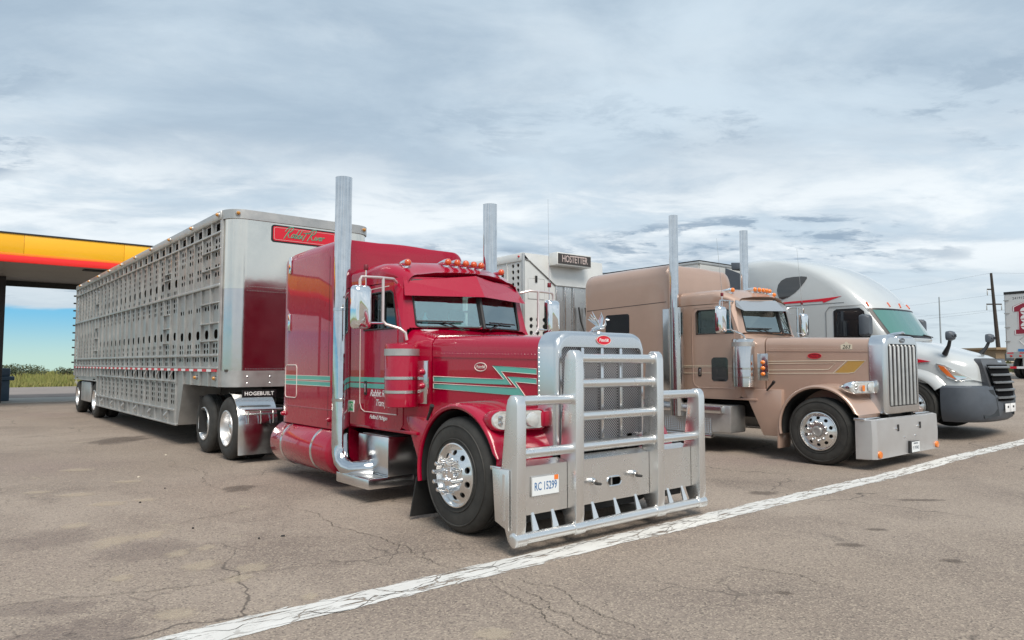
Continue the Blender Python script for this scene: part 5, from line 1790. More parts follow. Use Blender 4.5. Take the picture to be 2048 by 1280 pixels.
# ================================================================== LIVESTOCK TRAILER BEHIND THE RED TRUCK
def livestock_trailer():
    t = thing('livestock_trailer', 'long silver livestock trailer with rows of punched vent holes behind the red truck', 'trailer', (5.02, 11.79, 0))
    W = 1.30
    Y0, PIT, NC = 0.31, 0.5205, 29
    LEN = Y0 + PIT * NC
    xs_ = -W
    th = 0.004

    def panel(name, y0, y1, z0, z1, holes, m=M_ALUPANEL):
        MB().plate([(y0, z0), (y1, z0), (y1, z1), (y0, z1)], [list(reversed(h)) for h in holes],
                   lambda u, v: (xs_, u, v), lambda u, v: (xs_ + th, u, v)).build(name, m, t, flat=True)

    def pair(y0, z, w=0.10, h=0.084):
        return [stadium(y0 + 0.18, z, w, h, 3), stadium(y0 + 0.345, z, w, h, 3)]

    def oval(y0, z):
        return [stadium(y0 + 0.255, z, 0.215, 0.16, 4)]

    def vent(y0):
        return [rrect(y0 + 0.085, y0 + 0.365, 3.835, 3.975, 0.012, 1)]
    for c in range(NC):
        y0, y1 = Y0 + c * PIT, Y0 + (c + 1) * PIT
        hs = vent(y0)
        low = 1.19
        if c < 5:
            up = pair(y0, 3.68) + pair(y0, 3.57, h=0.07) + pair(y0, 3.45) + (pair(y0, 3.255, h=0.045) if c < 2 else pair(y0, 3.235)) + pair(y0, 3.105)
            md = pair(y0, 2.54) + oval(y0, 2.08) + pair(y0, 1.885) + pair(y0, 1.785, h=0.07)
            lw = pair(y0, 1.645)
        elif c < 21:
            up = pair(y0, 3.68) + pair(y0, 3.57) + pair(y0, 3.455) + pair(y0, 3.34) + oval(y0, 3.165) + pair(y0, 2.98)
            md = pair(y0, 2.825) + pair(y0, 2.725) + pair(y0, 2.62) + oval(y0, 2.11) + pair(y0, 1.91) + pair(y0, 1.795)
            lw = pair(y0, 1.665) + pair(y0, 1.565)
        else:
            up = sum([pair(y0, 3.70 - 0.115 * k) for k in range(7)], [])
            md = oval(y0, 2.42) + sum([pair(y0, 2.25 - 0.115 * k) for k in range(5)], [])
            lw = pair(y0, 1.665) + pair(y0, 1.565)
        panel('side_panel', y0, y1, 2.90, 4.0, hs + up)
        panel('side_panel', y0, y1, 1.72, 2.90, md)
        panel('side_panel', y0, y1, 1.50, 1.72, lw)
        # skirt and belly
        if c < 5:
            panel('skirt_panel', y0, y1, 1.19, 1.50, [])
        elif c < 21:
            bl = oval(y0, 1.35) + pair(y0, 1.145) + pair(y0, 1.04) + pair(y0, 0.93) + pair(y0, 0.82) if c < 20 else []
            panel('belly_panel', y0, y1, 0.40, 1.50, bl)
        else:
            ya, yb = y0, y1
            cut = []
            zb = []
            n = 10
            for k in range(n + 1):
                y = y0 + PIT * k / n
                z = 1.06
                for wy in (11.86, 14.83):
                    d = abs(y - wy)
                    if d < 0.60:
                        z = max(z, 0.55 + math.sqrt(0.60 ** 2 - d * d) * 0.98)
                zb.append((y, z))
            poly = zb + [(y1, 1.50), (y0, 1.50)]
            MB().plate(poly, [], lambda u, v: (xs_, u, v), lambda u, v: (xs_ + th, u, v)).build('skirt_panel', M_ALUPANEL, t, flat=True)
    # slanted plate at the front of the belly
    a = Y0 + 5 * PIT
    MB().plate([(a, 0.40), (a, 1.19), (a - 0.46, 1.19), (a - 0.16, 0.40)], [], lambda u, v: (xs_ - 0.002, u, v), lambda u, v: (xs_ + th, u, v)).build('belly_panel', M_ALUPANEL, t, flat=True)
    MB().hexa([(-W + 0.003, a - 0.46, 1.19), (W, a - 0.46, 1.19), (W, a - 0.44, 1.19), (-W + .003, a - 0.44, 1.19)],
              [(-W + 0.003, a - 0.16, 0.40), (W, a - 0.16, 0.40), (W, a - 0.14, 0.40), (-W + .003, a - 0.14, 0.40)]).build('belly_front', M_ALUDULL, t)
    # ribs
    for c in range(NC + 1):
        y = Y0 + c * PIT
        wd = 0.028 if c not in (0, 5, NC) else 0.045
        MB().box(xs_ - 0.036, xs_ - 0.001, y - wd, y + wd, 1.19 if c < 5 or c > 21 else 1.19, 4.0).build('rib', M_ALUDULL, t)
        if 5 <= c <= 21:
            MB().box(xs_ - 0.034, xs_ - 0.001, y - 0.024, y + 0.024, 0.40, 1.19).build('rib', M_ALUDULL, t)
        # press line beside each rib
        if c < NC:
            MB().box(xs_ - 0.010, xs_ - 0.0005, y + 0.44, y + 0.455, 1.74, 3.80).build('press_line', M_ALUDULL, t)

    def rail(y0, y1, z, h=0.022, d=0.048):
        MB().box(xs_ - d, xs_ - 0.001, y0, y1, z - h, z + h).build('rail', M_ALUDULL, t, bevel=0.006)
    e = LEN
    rail(Y0, e, 3.80, 0.018)
    rail(Y0, e, 2.90, 0.024)
    rail(Y0, e, 1.72, 0.022)
    rail(Y0, e, 1.505, 0.018)
    rail(Y0, Y0 + 2 * PIT, 3.515, 0.012)
    rail(Y0, Y0 + 2 * PIT, 3.205, 0.012)
    rail(Y0, Y0 + 2 * PIT, 2.61, 0.012)
    rail(Y0, Y0 + 2 * PIT, 2.265, 0.012)
    rail(Y0, Y0 + 2 * PIT, 1.965, 0.012)
    for z in (3.40, 3.27, 2.56, 2.28, 1.985):
        rail(Y0 + 6 * PIT, Y0 + 7 * PIT, z, 0.010)
    for z in (3.3, 2.6, 2.3, 1.95):
        rail(Y0 + 21 * PIT, Y0 + 22 * PIT, z, 0.012)
    rail(Y0 + 5 * PIT, Y0 + 21 * PIT, 1.235, 0.016)
    rail(Y0 + 5 * PIT, Y0 + 21 * PIT, 0.68, 0.020)
    rail(Y0 + 4.7 * PIT, Y0 + 21 * PIT, 0.405, 0.018)
    rail(Y0 + 21 * PIT, e, 1.08, 0.015, 0.030)
    # header and roof
    MB().box(xs_ - 0.055, xs_ + 0.05, Y0, e + 0.02, 4.0, 4.155).build('header_rail', M_ALUDULL, t, bevel=0.02)
    MB().box(W - 0.05, W + 0.05, Y0, e, 4.0, 4.155).build('header_rail', M_ALUDULL, t, bevel=0.02)
    MB().box(xs_ + 0.05, W - 0.05, Y0 - 0.05, e, 4.10, 4.13).build('roof', M_ALUDULL, t)
    # reflective tape, red and white by turns
    k = 0
    y = Y0 + 0.05
    while y < e - 0.3:
        MB().box(xs_ - 0.050, xs_ - 0.036, y, y + 0.255, 1.440, 1.482).build('reflector_strip', M_REDV if k % 2 == 0 else M_WHITEV, t, flat=True)
        y += 0.26
        k += 1
    # inside
    MB().box(W - 0.03, W, Y0, e, 0.42, 4.0).build('far_wall', M_ALUPANEL, t)
    ins = mat('dark_deck', (0.06, 0.055, 0.048), 0.9)  # very dark colour for the inner decks and bulkheads
    MB().box(-W + 0.03, W - 0.03, Y0 - 0.2, e, 1.44, 1.48).build('deck', ins, t)
    MB().box(-W + 0.03, W - 0.03, Y0 + 2.6, e - 4, 2.86, 2.90).build('deck', ins, t)
    MB().box(-W + 0.03, W - 0.03, Y0 + 5 * PIT - .1, Y0 + 21 * PIT, 0.38, 0.42).build('deck', ins, t)
    for c in (5, 11, 16, 21):
        MB().box(-W + 0.06, W - 0.05, Y0 + c * PIT - 0.02, Y0 + c * PIT + 0.02, 0.43, 3.95).build('bulkhead', ins, t)
    MB().box(-W + 0.05, W - 0.05, e - 0.03, e, 1.1, 4.0).build('rear_wall', M_ALUPANEL, t)
    MB().box(-W + 0.04, W - 0.04, Y0 + 21 * PIT - 0.02, Y0 + 21 * PIT, 0.42, 1.4).build('belly_rear', M_ALUDULL, t)
    # nose
    def plan(off=0.0, n=8):
        r = 0.31
        pts = [(-W - off, r + 0.02)]
        for k in range(n + 1):
            a = R(180 + 90 * k / n)
            pts.append((-W + r + (r + off) * math.cos(a), r + (r + off) * math.sin(a)))
        for k in range(n + 1):
            a = R(270 + 90 * k / n)
            pts.append((W - r + (r + off) * math.cos(a), r + (r + off) * math.sin(a)))
        pts.append((W + off, r + 0.02))
        return pts

    def shellz(name, z0, z1, m, off=0.0):
        p_ = plan(off)
        q_ = plan(off - 0.02)
        MB().loft([[(a, b, z0) for a, b in p_], [(a, b, z1) for a, b in p_], [(a, b, z1) for a, b in q_], [(a, b, z0) for a, b in q_], [(a, b, z0) for a, b in p_]], False, False, False).build(name, m, t, angle=40)
    shellz('nose_band', 1.19, 1.46, M_ALUDULL, 0.006)
    shellz('nose_sheet', 1.46, 2.83, M_MIRROR, 0.0)
    shellz('nose_sheet', 2.83, 4.0, mat('cream_reflection_sheet', (0.76, 0.72, 0.65), 0.15, 1.0, rvar=0.06, vscale=2.5, var=0.06, bump=0.10, bscale=1.4, dist=0.03), 0.003)  # upper mirror sheet, cream of the reflected sky put into its base colour
    shellz('nose_cap', 4.0, 4.155, M_ALUDULL, 0.03)
    pl = plan(0.0)
    MB().add([(a, b, 4.15) for a, b in pl], [tuple(range(len(pl)))]).build('nose_roof', M_ALUDULL, t)
    MB().add([(a, b, 1.195) for a, b in pl], [tuple(range(len(pl)))]).build('nose_floor', M_CHASSIS, t)
    rv = MB()
    for z in (1.49, 2.80, 2.87):
        for k in range(46):
            x = -0.98 + 1.96 * k / 45
            rv.lathe([(0, 0.010), (0.005, 0.006)], (x, -0.003, z), 'y', 6, True, -1)
    for k in range(6):
        for z in (1.25, 1.36):
            rv.lathe([(0, 0.018), (0.008, 0.008)], (-0.95 + 0.38 * k, -0.006, z), 'y', 8, True, -1)
    o = rv.build('rivets', M_ALU, t)
    o['kind'] = 'stuff'
    # name board
    bd = MB().plate(rrect(-0.60, 0.60, 3.665, 3.965, 0.05), [], lambda u, v: (u, -0.016, v), lambda u, v: (u, -0.0035, v)).build('name_board', M_BLACKV, t)
    MB().plate(rrect(-0.575, 0.575, 3.69, 3.94, 0.04), [], lambda u, v: (u, -0.020, v), lambda u, v: (u, -0.0165, v)).build('board_face', M_REDV, bd)
    ip = [(u, -0.020, v) for u, v in rrect(-0.555, 0.555, 3.71, 3.92, 0.035)]
    MB().tube(ip + [ip[0]], 0.003, 5, False).build('board_pinstripe', M_PALE, bd)
    script('board_lettering', 'Rabbit River', 0.115, mat('lettering_edge', (0.44, 0.33, 0.26), 0.5), bd, (-0.38, -0.0205, 3.765), (1, 0, 0), (0, 0, 1), 0.0085)
    script('board_lettering', 'Rabbit River', 0.115, mat('lettering_green', (0.02, 0.36, 0.22), 0.5), bd, (-0.38, -0.0245, 3.765), (1, 0, 0), (0, 0, 1), 0.0055)
    # marker lamps along the header
    def lamp(p, ax, sg, m):
        b = MB().lathe([(0, 0.045), (0.02, 0.042), (0.022, 0.030)], p, ax, 14, True, sg).build('marker_lamp', M_ALUDULL, t)
        MB().lathe([(0.015, 0.034), (0.04, 0.030), (0.058, 0.018), (0.062, 0.003)], p, ax, 14, True, sg).build('lens', m, b)
    amb = mat('faded_amber', (0.50, 0.22, 0.03), 0.3, 0, 0.6)
    for k in range(10):
        lamp((xs_ - 0.055, Y0 + 0.06 + k * 1.56, 4.085), 'x', -1, amb)
    lamp((-1.16, 0.02, 4.085), 'y', -1, amb)
    lamp((1.16, 0.02, 4.085), 'y', -1, amb)
    for c in (0.4, 2.5, 5.4, 7.5, 9.5, 11.5, 13.5):
        if c < 5:
            lamp((xs_ - 0.002, Y0 + c * PIT, 1.33), 'x', -1, amb)
        else:
            MB().tube([(xs_ - 0.03, Y0 + c * PIT, 1.44), (xs_ - 0.07, Y0 + c * PIT + 0.03, 1.33), (xs_ - 0.03, Y0 + c * PIT + 0.06, 1.25)], 0.02, 6).build('gate_latch', M_ALUDULL, t)
    for k in range(6):
        c = 6 + 2.6 * k
        MB().tube([(xs_ - 0.03, Y0 + c * PIT, 0.62), (xs_ - 0.08, Y0 + c * PIT + 0.03, 0.55), (xs_ - 0.03, Y0 + c * PIT + 0.05, 0.48)], 0.022, 6).build('gate_latch', M_ALUDULL, t)
    # ladder rungs at the rear corner
    for k in range(11):
        MB().box(xs_ - 0.11, xs_ + 0.02, e + 0.0, e + 0.06, 1.35 + 0.245 * k, 1.40 + 0.245 * k).build('ladder_rung', M_CHASSIS, t, bevel=0.012)
    # running gear
    MB().box(-0.6, 0.6, 0.3, 2.6, 0.98, 1.18).build('coupler_frame', M_CHASSIS, t)
    MB().box(-1.1, 1.1, 11.2, e - 0.1, 0.86, 1.15).build('underframe', M_CHASSIS, t)
    for y in (11.86, 14.83):
        MB().lathe([(-1.0, 0.065), (1.0, 0.065)], (0, y, 0.515), 'x', 12).build('axle', M_CHASSIS, t)
    for y in (11.86, 14.83):
        for s in (-1, 1):
            dual_wheel(t, s, s * 1.265, y)
    MB().box(xs_ + 0.02, xs_ + 0.10, 12.55, 14.15, 0.42, 1.02).build('tool_box', M_ALUDULL, t, bevel=0.02)
    # mud flap panel before the bogie on the near side
    MB().box(xs_ + 0.03, xs_ + 0.6, 2.05 - 0.55, 2.06 - 0.55, 0.35, 1.0).build('mud_flap', M_CHASSIS, t)


livestock_trailer()


# ================================================================== SECOND LIVESTOCK TRAILER (behind the tan truck)
def second_trailer():
    t = thing('livestock_trailer', 'pale livestock trailer with HOSTETTER name board behind the tan truck', 'trailer', (11.75, 12.15, 0.0), R(-1.5))
    W, L, Z0, Z1 = 1.30, 13.5, 1.2, 4.12
    off = mat('offwhite_aluminium', (0.72, 0.73, 0.715), 0.42, 0.25, var=0.10, vscale=1.5, rvar=0.08)
    # near side: big round holes and columns of small ones
    y = 0.02
    kinds = ['pairs', 'disc', 'disc', 'pairs', 'disc', 'pairs', 'disc', 'disc', 'pairs', 'disc', 'disc', 'pairs', 'disc', 'pairs']
    for c, kd in enumerate(kinds):
        y0, y1 = y + 0.9 * c * 0.62 + 0.03, y + 0.9 * (c + 1) * 0.62
        hs = []
        if kd == 'pairs':
            for q in range(18):
                z = 3.86 - 0.145 * q
                hs += [circle(y0 + 0.14, z, 0.048, 10), circle(y0 + 0.33, z, 0.048, 10)]
        else:
            for z in (3.68, 2.6, 1.7):
                hs += [circle(y0 + 0.25, z, 0.13, 16)]
        MB().plate([(y0, Z0), (y1, Z0), (y1, 3.95), (y0, 3.95)], [list(reversed(h)) for h in hs], lambda u, v: (-W, u, v), lambda u, v: (-W + 0.02, u, v)).build('side_panel', off, t, flat=True)
        MB().box(-W - 0.025, -W + 0.02, y1, y1 + 0.03, Z0, 3.95).build('rib', off, t)
    MB().box(-W - 0.03, -W + 0.03, 0.0, L, 3.95, Z1 + 0.02).build('header_rail', off, t, bevel=0.01)
    MB().box(-W - 0.02, -W + 0.02, 0.0, 7.9, 3.20, 3.225).build('rail', off, t)
    MB().box(-W + .03, W, 0.1, L, Z1 - 0.03, Z1).build('roof', off, t)
    MB().box(W - 0.02, W, 0.02, L, Z0, Z1 - 0.03).build('far_wall', off, t)
    MB().box(-W, -W + 0.02, 7.95, L, Z0, 3.95).build('side_panel', off, t)
    MB().box(-W + .03, W - .03, 0.02, L, Z0, Z0 + 0.05).build('deck', M_DARK, t)
    MB().box(-W + .03, W - .03, L - .02, L, Z0, Z1 - .04).build('rear_wall', off, t)
    # front wall
    holes = [circle(-1.06 + 0.2 * i, 2.60 - 0.155 * j, 0.052, 14) for i in range(3) for j in range(5)]
    MB().plate([(-W, Z0), (-0.32, Z0), (-0.32, 3.44), (-1.14, 3.98), (-W, 3.98)], [list(reversed(h)) for h in holes], lambda u, v: (u, 0, v), lambda u, v: (u, 0.02, v)).build('front_panel', off, t, flat=True)
    sheen = mat('polished_front', (0.66, 0.66, 0.65), 0.3, 0.9, rvar=0.08, vscale=2, var=0.06)
    for k in range(3):
        a = -0.32 + 0.54 * k
        MB().box(a + 0.002, a + 0.538, 0.001, 0.02, Z0, 3.44).build('front_panel', sheen, t)
    for x in (-0.30, -0.02, 0.26, 0.80):
        MB().tube([(x, -0.02, Z0), (x, -0.02, 3.42)], 0.028, 8).build('post', M_ALU, t)
    # raked hood above, coming forward over the panels
    bulge = [(-W, 0, 4.10), (-1.14, 0, 3.98), (-0.32, 0.0, 3.45), (W, 0, 3.45), (W, 0, 4.10)]
    MB().add([(-W, -0.002, 4.14), (-1.12, -0.012, 3.97), (-0.32, -0.02, 3.44), (W, -0.02, 3.44), (W, 0.02, 4.12), (-0.30, 0.02, 4.14), (-0.95, 0.0, 4.14), (-W, 0.12, 4.15), (W, 0.12, 4.14)],
             [(0, 1, 6), (1, 2, 5, 6), (2, 3, 4, 5), (0, 6, 7), (6, 5, 4, 8, 7), (3, 8, 4)]).build('front_hood', off, t, flat=True)
    MB().tube([(-W, -0.01, 4.0), (-1.12, -0.018, 3.965), (-0.32, -0.026, 3.44), (W, -0.026, 3.44)], 0.012, 6).build('fold_trim', M_ALUDULL, t)
    MB().box(-W - 0.03, -W + 0.03, -0.03, 0.03, Z0, 4.13).build('corner_post', M_ALUDULL, t, bevel=0.01)
    # hatch
    h = [(u, -0.004, v) for u, v in rrect(-1.16, -0.66, 3.08, 3.56, 0.015, 2)]
    hd = MB().plate(rrect(-1.16, -0.66, 3.08, 3.56, 0.015, 2), [], lambda u, v: (u, -0.008, v), lambda u, v: (u, -0.001, v)).build('hatch', off, t)
    MB().tube(h + [h[0]], 0.007, 6, False).build('hatch_frame', M_ALUDULL, hd)
    MB().box(-0.95, -0.89, -0.03, -0.008, 3.47, 3.63).build('hatch_latch', M_CHASSIS, hd, bevel=0.006)
    # name board
    b = MB().box(-0.52, 0.60, -0.30, 0.0, 3.90, 4.20).build('name_board', off, t, bevel=0.01)
    MB().box(-0.49, 0.57, -0.314, -0.30, 3.93, 4.17).build('board_face', mat('board_dark', (0.045, 0.040, 0.038), 0.45), b)
    text('board_lettering', 'HOSTETTER', 0.235, mat('board_letter', (0.52, 0.43, 0.41), 0.5), b, (0.04, -0.316, 4.048), (1, 0, 0), (0, 0, 1), 0, 0.001, 'CENTER', 0.92, 0.70, 0.003)
    # air and electric lines
    for x, q in ((0.40, -0.1), (0.62, -0.22)):
        MB().tube([(x, -0.06, 2.95), (x + 0.03, -0.10, 2.6), (x + 0.10, -0.2, 2.25), (x + 0.28, -0.45, 2.15), (x + 0.35, -0.8, 1.8), (x + 0.3, -1.1, 1.3)], 0.022, 8).build('air_line', M_BLACK, t)
    for k in range(3):
        MB().lathe([(0, 0.03), (0.03, 0.02)], (-W - 0.03, 0.12 + 2.2 * k, 4.06), 'x', 10, True, -1).build('marker_lamp', M_REDLENS, t)
    for y in (10.5, 11.8):
        for s in (-1, 1):
            dual_wheel(t, s, s * 1.265, y)
    MB().box(-0.55, 0.55, 0.5, L - 0.3, 0.85, 1.19).build('underframe', M_CHASSIS, t)
    # landing legs
    for s in (-1, 1):
        MB().box(s * 0.7 - .06, s * 0.7 + .06, 2.9, 3.02, 0.1, 1.19).build('landing_leg', M_CHASSIS, t)


second_trailer()
# ================================================================== WHITE AERODYNAMIC TRACTOR
def white_truck():
    t = thing('semi_truck', 'white aerodynamic semi truck with dark grey bumper and red slashes', 'semi truck', (16.2, 4.50, 0.22), R(-1.0))
    Wp = M_WHITE

    def front_curve(w, yf, b, n, tmax=90, steps=12, rear=None):
        pts = []
        for k in range(-steps, steps + 1):
            a = R(tmax * k / steps)
            x = w * math.copysign(abs(math.sin(a)) ** (2 / n), a)
            y = yf + b * (1 - max(0.0, math.cos(a)) ** (2 / n))
            pts.append((x, y))
        return pts

    def level(z, w, yf, b, yr, n=2.6):
        f = front_curve(w, yf, b, n)
        pts = f + [(w, (f[-1][1] + yr) / 2), (w, yr - 0.1), (w - 0.1, yr), (-w + 0.1, yr), (-w, yr - 0.1), (-w, (f[0][1] + yr) / 2)]
        return [(x, y, z) for x, y in pts]
    prof = [(0.80, 1.08, 1.75, 0.10), (1.30, 1.10, 1.70, 0.15), (1.88, 1.10, 1.40, 0.40), (2.10, 1.10, 1.52, 0.48), (2.30, 1.10, 1.64, 0.52), (2.50, 1.095, 1.76, 0.55), (2.58, 1.095, 1.78, 0.58), (2.72, 1.09, 1.90, 0.60),
            (2.93, 1.085, 2.10, 0.62), (3.15, 1.08, 2.34, 0.65), (3.36, 1.07, 2.62, 0.68), (3.52, 1.055, 2.90, 0.70), (3.65, 1.03, 3.22, 0.70), (3.75, 0.99, 3.58, 0.68), (3.82, 0.92, 3.95, 0.60), (3.87, 0.80, 4.35, 0.45), (3.89, 0.60, 4.7, 0.2)]
    YR = 5.05
    cab = MB().loft([level(z, w, yf, b, YR) for z, w, yf, b in prof]).build('cab', Wp, t, angle=45)

    def interp(z):
        for a, b in zip(prof, prof[1:]):
            if z <= b[0]:
                k = (z - a[0]) / (b[0] - a[0])
                return [a[i] + (b[i] - a[i]) * k for i in range(4)]
        return prof[-1]

    def skin(tdeg, z, off):
        _, w, yf, b = interp(z)
        n = 2.6
        a = R(tdeg)
        x = w * math.copysign(abs(math.sin(a)) ** (2 / n), a)
        y = yf + b * (1 - max(0.0, math.cos(a)) ** (2 / n))
        nrm = Vector((x / (w * w), (y - yf - b) / max(b * b, .05), 0.25)).normalized()
        return (x + nrm.x * off, y + nrm.y * off, z + nrm.z * off)
    # windshield and its black surround
    def patch(t0, t1, z0, z1, off, nt=18, nz=6):
        rows = [[skin(t0 + (t1 - t0) * i / nt, z0 + (z1 - z0) * j / nz, off) for i in range(nt + 1)] for j in range(nz + 1)]
        return MB().loft(rows, False, False, False)
    ws = patch(-66, 66, 1.90, 2.53, 0.006).build('windshield_surround', M_BLACKV, t, angle=60)
    patch(-58, 58, 1.955, 2.49, 0.012).build('windshield', mat('teal_windshield', (0.07, 0.20, 0.18), 0.05, 0.0, 1.0), ws, angle=60)
    for a, b in ((-42, -8), (6, 40)):
        MB().tube([skin(a, 1.97, 0.03), skin(b, 1.93, 0.04)], 0.012, 6).build('wiper_blade', M_BLACK, ws)
    # marker lamps over the windshield
    for a in (-60, -20, 0, 20, 60):
        MB().tube([skin(a - 1, 2.57, 0.004), skin(a + 1, 2.66, 0.004)], 0.018, 8).build('marker_lamp', mat('orange_marker', (0.62, 0.10, 0.03), 0.3), t)
    for s in (-1, 1):
        X = s * 1.103
        f0 = lambda u, v: (X + s * 0.006, u, v)
        f1 = lambda u, v: (X - s * 0.006, u, v)
        f2 = lambda u, v: (X + s * 0.011, u, v)
        win = [(2.03, 1.95), (2.68, 1.95), (2.68, 2.46), (2.62, 2.49), (2.20, 2.49), (2.12, 2.44)]
        wo = MB().plate([(1.94, 1.90), (2.73, 1.90), (2.73, 2.50), (2.66, 2.54), (2.17, 2.54), (2.08, 2.47)], [], f0, f1).build('window_surround', M_BLACKV, t)
        MB().plate(win, [], f2, f0).build('side_window', M_DKGLASS, wo)
        # door seam
        dl = [(X + s * 0.002, a, b) for a, b in [(1.96, 0.95), (2.90, 0.95), (2.90, 2.50), (2.82, 2.60), (2.1, 2.60), (1.98, 2.45)]]
        MB().tube(dl, 0.006, 5).build('door_seam', mat('seam_grey', (0.16, 0.17, 0.18), 0.6), t)
        # seam between cab and roof fairing
        sm = [(s * (interp(2.68)[1] + 0.001), y, 2.68) for y in (2.5, 3.0, 3.6, 4.2, 4.95)]
        MB().tube(sm, 0.007, 5).build('roof_seam', MATS['seam_grey'], t)
        # fairing window
        def fw(u, v, o):
            _, w, yf, b = interp(v)
            return (s * (w + o), u, v)
        wn_ = [(3.42, 2.98), (3.85, 2.86), (3.95, 3.0), (3.86, 3.28), (3.62, 3.40), (3.40, 3.36), (3.28, 3.2)]
        wn_ = [(3.62, 2.98), (3.78, 2.89), (3.92, 2.845), (4.0, 2.87), (4.045, 2.96), (4.06, 3.08), (4.03, 3.20), (3.95, 3.29), (3.84, 3.335), (3.66, 3.345), (3.46, 3.34), (3.34, 3.32), (3.33, 3.28), (3.40, 3.19), (3.50, 3.08)]
        MB().plate(wn_, [], lambda u, v: fw(u, v, 0.012), lambda u, v: fw(u, v, -0.02)).build('fairing_window', M_DKGLASS, t)
        # red slash above the door
        sl_ = [(2.62, 2.74), (3.15, 2.60), (3.05, 2.665), (4.7, 2.72), (4.7, 2.75), (3.15, 2.755)]
        sl_ = [(2.55, 2.82), (2.95, 2.70), (2.98, 2.735), (4.6, 2.735), (4.6, 2.765), (3.1, 2.79)]
        MB().plate(sl_, [], lambda u, v: fw(u, v, 0.006), lambda u, v: fw(u, v, -0.004)).build('red_slash', M_REDV, t)
        # rear edge fairing in dark grey
        MB().hexa([(s * 0.99, 5.05, 0.9), (s * 1.09, 5.05, 0.9), (s * 1.09, 5.55, 0.9), (s * 0.99, 5.55, 0.9)],
                  [(s * 0.95, 5.05, 3.55), (s * 1.02, 5.05, 3.55), (s * 1.02, 5.50, 3.75), (s * 0.95, 5.50, 3.75)]).build('side_extender', M_GUN, t)
        # door mirror
        mo = MB()
        rg = []
        for d, ins in ((0.10, 0.02), (0.04, 0.0), (-0.04, 0.01), (-0.09, 0.045)):
            rg.append([(s * 1.36 + u, 1.92 + d, v) for u, v in rrect(-0.13 + ins, 0.13 - ins, 1.92 + ins, 2.38 - ins, 0.05, 4)])
        m_ = mo.loft(rg).build('door_mirror', M_GUN, t)
        MB().tube([(s * 1.10, 1.98, 1.98), (s * 1.26, 1.94, 2.0)], 0.03, 8).build('mirror_arm', M_GUN, m_)
        MB().tube([(s * 1.10, 1.98, 2.34), (s * 1.26, 1.94, 2.3)], 0.025, 8).build('mirror_arm', M_GUN, m_)
        # side skirt
        MB().box(min(s * .95, s * 1.09), max(s * .95, s * 1.09), 1.95, 5.2, 0.36, 0.80).build('side_skirt', Wp, t, bevel=0.03)
        MB().box(min(s * .95, s * 1.115), max(s * .95, s * 1.115), 1.9, 2.9, 0.33, 0.40).build('step', M_GUN, t, bevel=0.02)
    # roof rear extender
    MB().hexa([(-0.9, 4.9, 3.70), (0.9, 4.9, 3.70), (0.9, 5.4, 3.70), (-0.9, 5.4, 3.70)], [(-0.86, 4.9, 3.84), (0.86, 4.9, 3.84), (0.86, 5.45, 3.90), (-0.86, 5.45, 3.90)]).build('roof_extender', M_GUN, t, bevel=0.02)

    # hood
    def hr(y, w, zb, zs, zt, n=3.0, flare=0.0):
        out = [(-w - flare, y, zb), (-w - flare * 0.6, y, (zb + zs) / 2), (-w, y, zs)]
        for k in range(1, 16):
            a = R(180 - 180 * k / 16)
            out.append((w * math.copysign(abs(math.cos(a)) ** (2 / n), math.cos(a)), y, zs + (zt - zs) * abs(math.sin(a)) ** (2 / n)))
        out += [(w, y, zs), (w + flare * 0.6, y, (zb + zs) / 2), (w + flare, y, zb)]
        return out
    secs = [(0.11, 0.62, 0.90, 1.16, 1.38), (0.15, 0.74, 0.90, 1.16, 1.44), (0.22, 0.88, 0.90, 1.15, 1.49), (0.34, 0.98, 0.90, 1.18, 1.54), (0.6, 1.05, 0.92, 1.26, 1.62), (1.0, 1.08, 0.98, 1.40, 1.745),
            (1.4, 1.09, 1.0, 1.52, 1.86), (1.75, 1.095, 1.0, 1.64, 1.93), (1.92, 1.095, 1.0, 1.66, 1.94)]
    hood = MB().loft([hr(*q) for q in secs]).build('hood', Wp, t, angle=50)
    # wheel arch lip (white flare over the tyre)
    ax, az_ = 1.22, 0.515
    for s in (-1, 1):
        rings = []
        for th in range(2, 150, 8):
            a = R(th)
            rings.append([(s * x, ax + r * math.cos(a), az_ + r * math.sin(a)) for r, x in ((0.56, 1.10), (0.575, 1.16), (0.62, 1.17), (0.70, 1.13), (0.78, 1.06))])
        MB().loft(rings, False, False, False).build('fender', Wp, t, angle=60)
        MB().loft([[(s * x, ax + 0.565 * math.cos(R(th)), az_ + 0.565 * math.sin(R(th))) for x in (1.12, 0.6)] for th in range(-4, 176, 10)], False, False, False).build('wheel_arch_liner', M_CHASSIS, t)
        steer_wheel(t, s, s * 1.13, ax, 0.515, 'plain')
        # headlight
        def hs(y, z, o):
            for A, B in zip(secs, secs[1:]):
                if y <= B[0]:
                    k = (y - A[0]) / (B[0] - A[0])
                    w = A[1] + (B[1] - A[1]) * k
                    return (s * (w + 0.012 + o), y - 0.02 - o, z)
            return (s * 1.1, y, z)
        hl = [(0.10, 1.00), (0.20, 1.045), (0.42, 1.20), (0.62, 1.325), (0.76, 1.36), (0.72, 1.25), (0.58, 1.09), (0.42, 1.02)]
        h_ = MB().plate(hl, [], lambda u, v: hs(u, v, 0.012), lambda u, v: hs(u, v, -0.01)).build('headlight', M_LENS, t, angle=60)
        MB().plate([(0.45, 1.055), (0.58, 1.12), (0.70, 1.25), (0.735, 1.325), (0.64, 1.30), (0.54, 1.17)], [], lambda u, v: hs(u, v, 0.020), lambda u, v: hs(u, v, 0.010)).build('turn_signal', mat('deep_orange', (0.66, 0.14, 0.02), 0.2, 0, 1), h_)
        MB().plate([(0.28, 1.085), (0.42, 1.04), (0.50, 1.14), (0.55, 1.24), (0.44, 1.19)], [], lambda u, v: hs(u, v, 0.018), lambda u, v: hs(u, v, 0.010)).build('lamp', M_CHROME, h_)
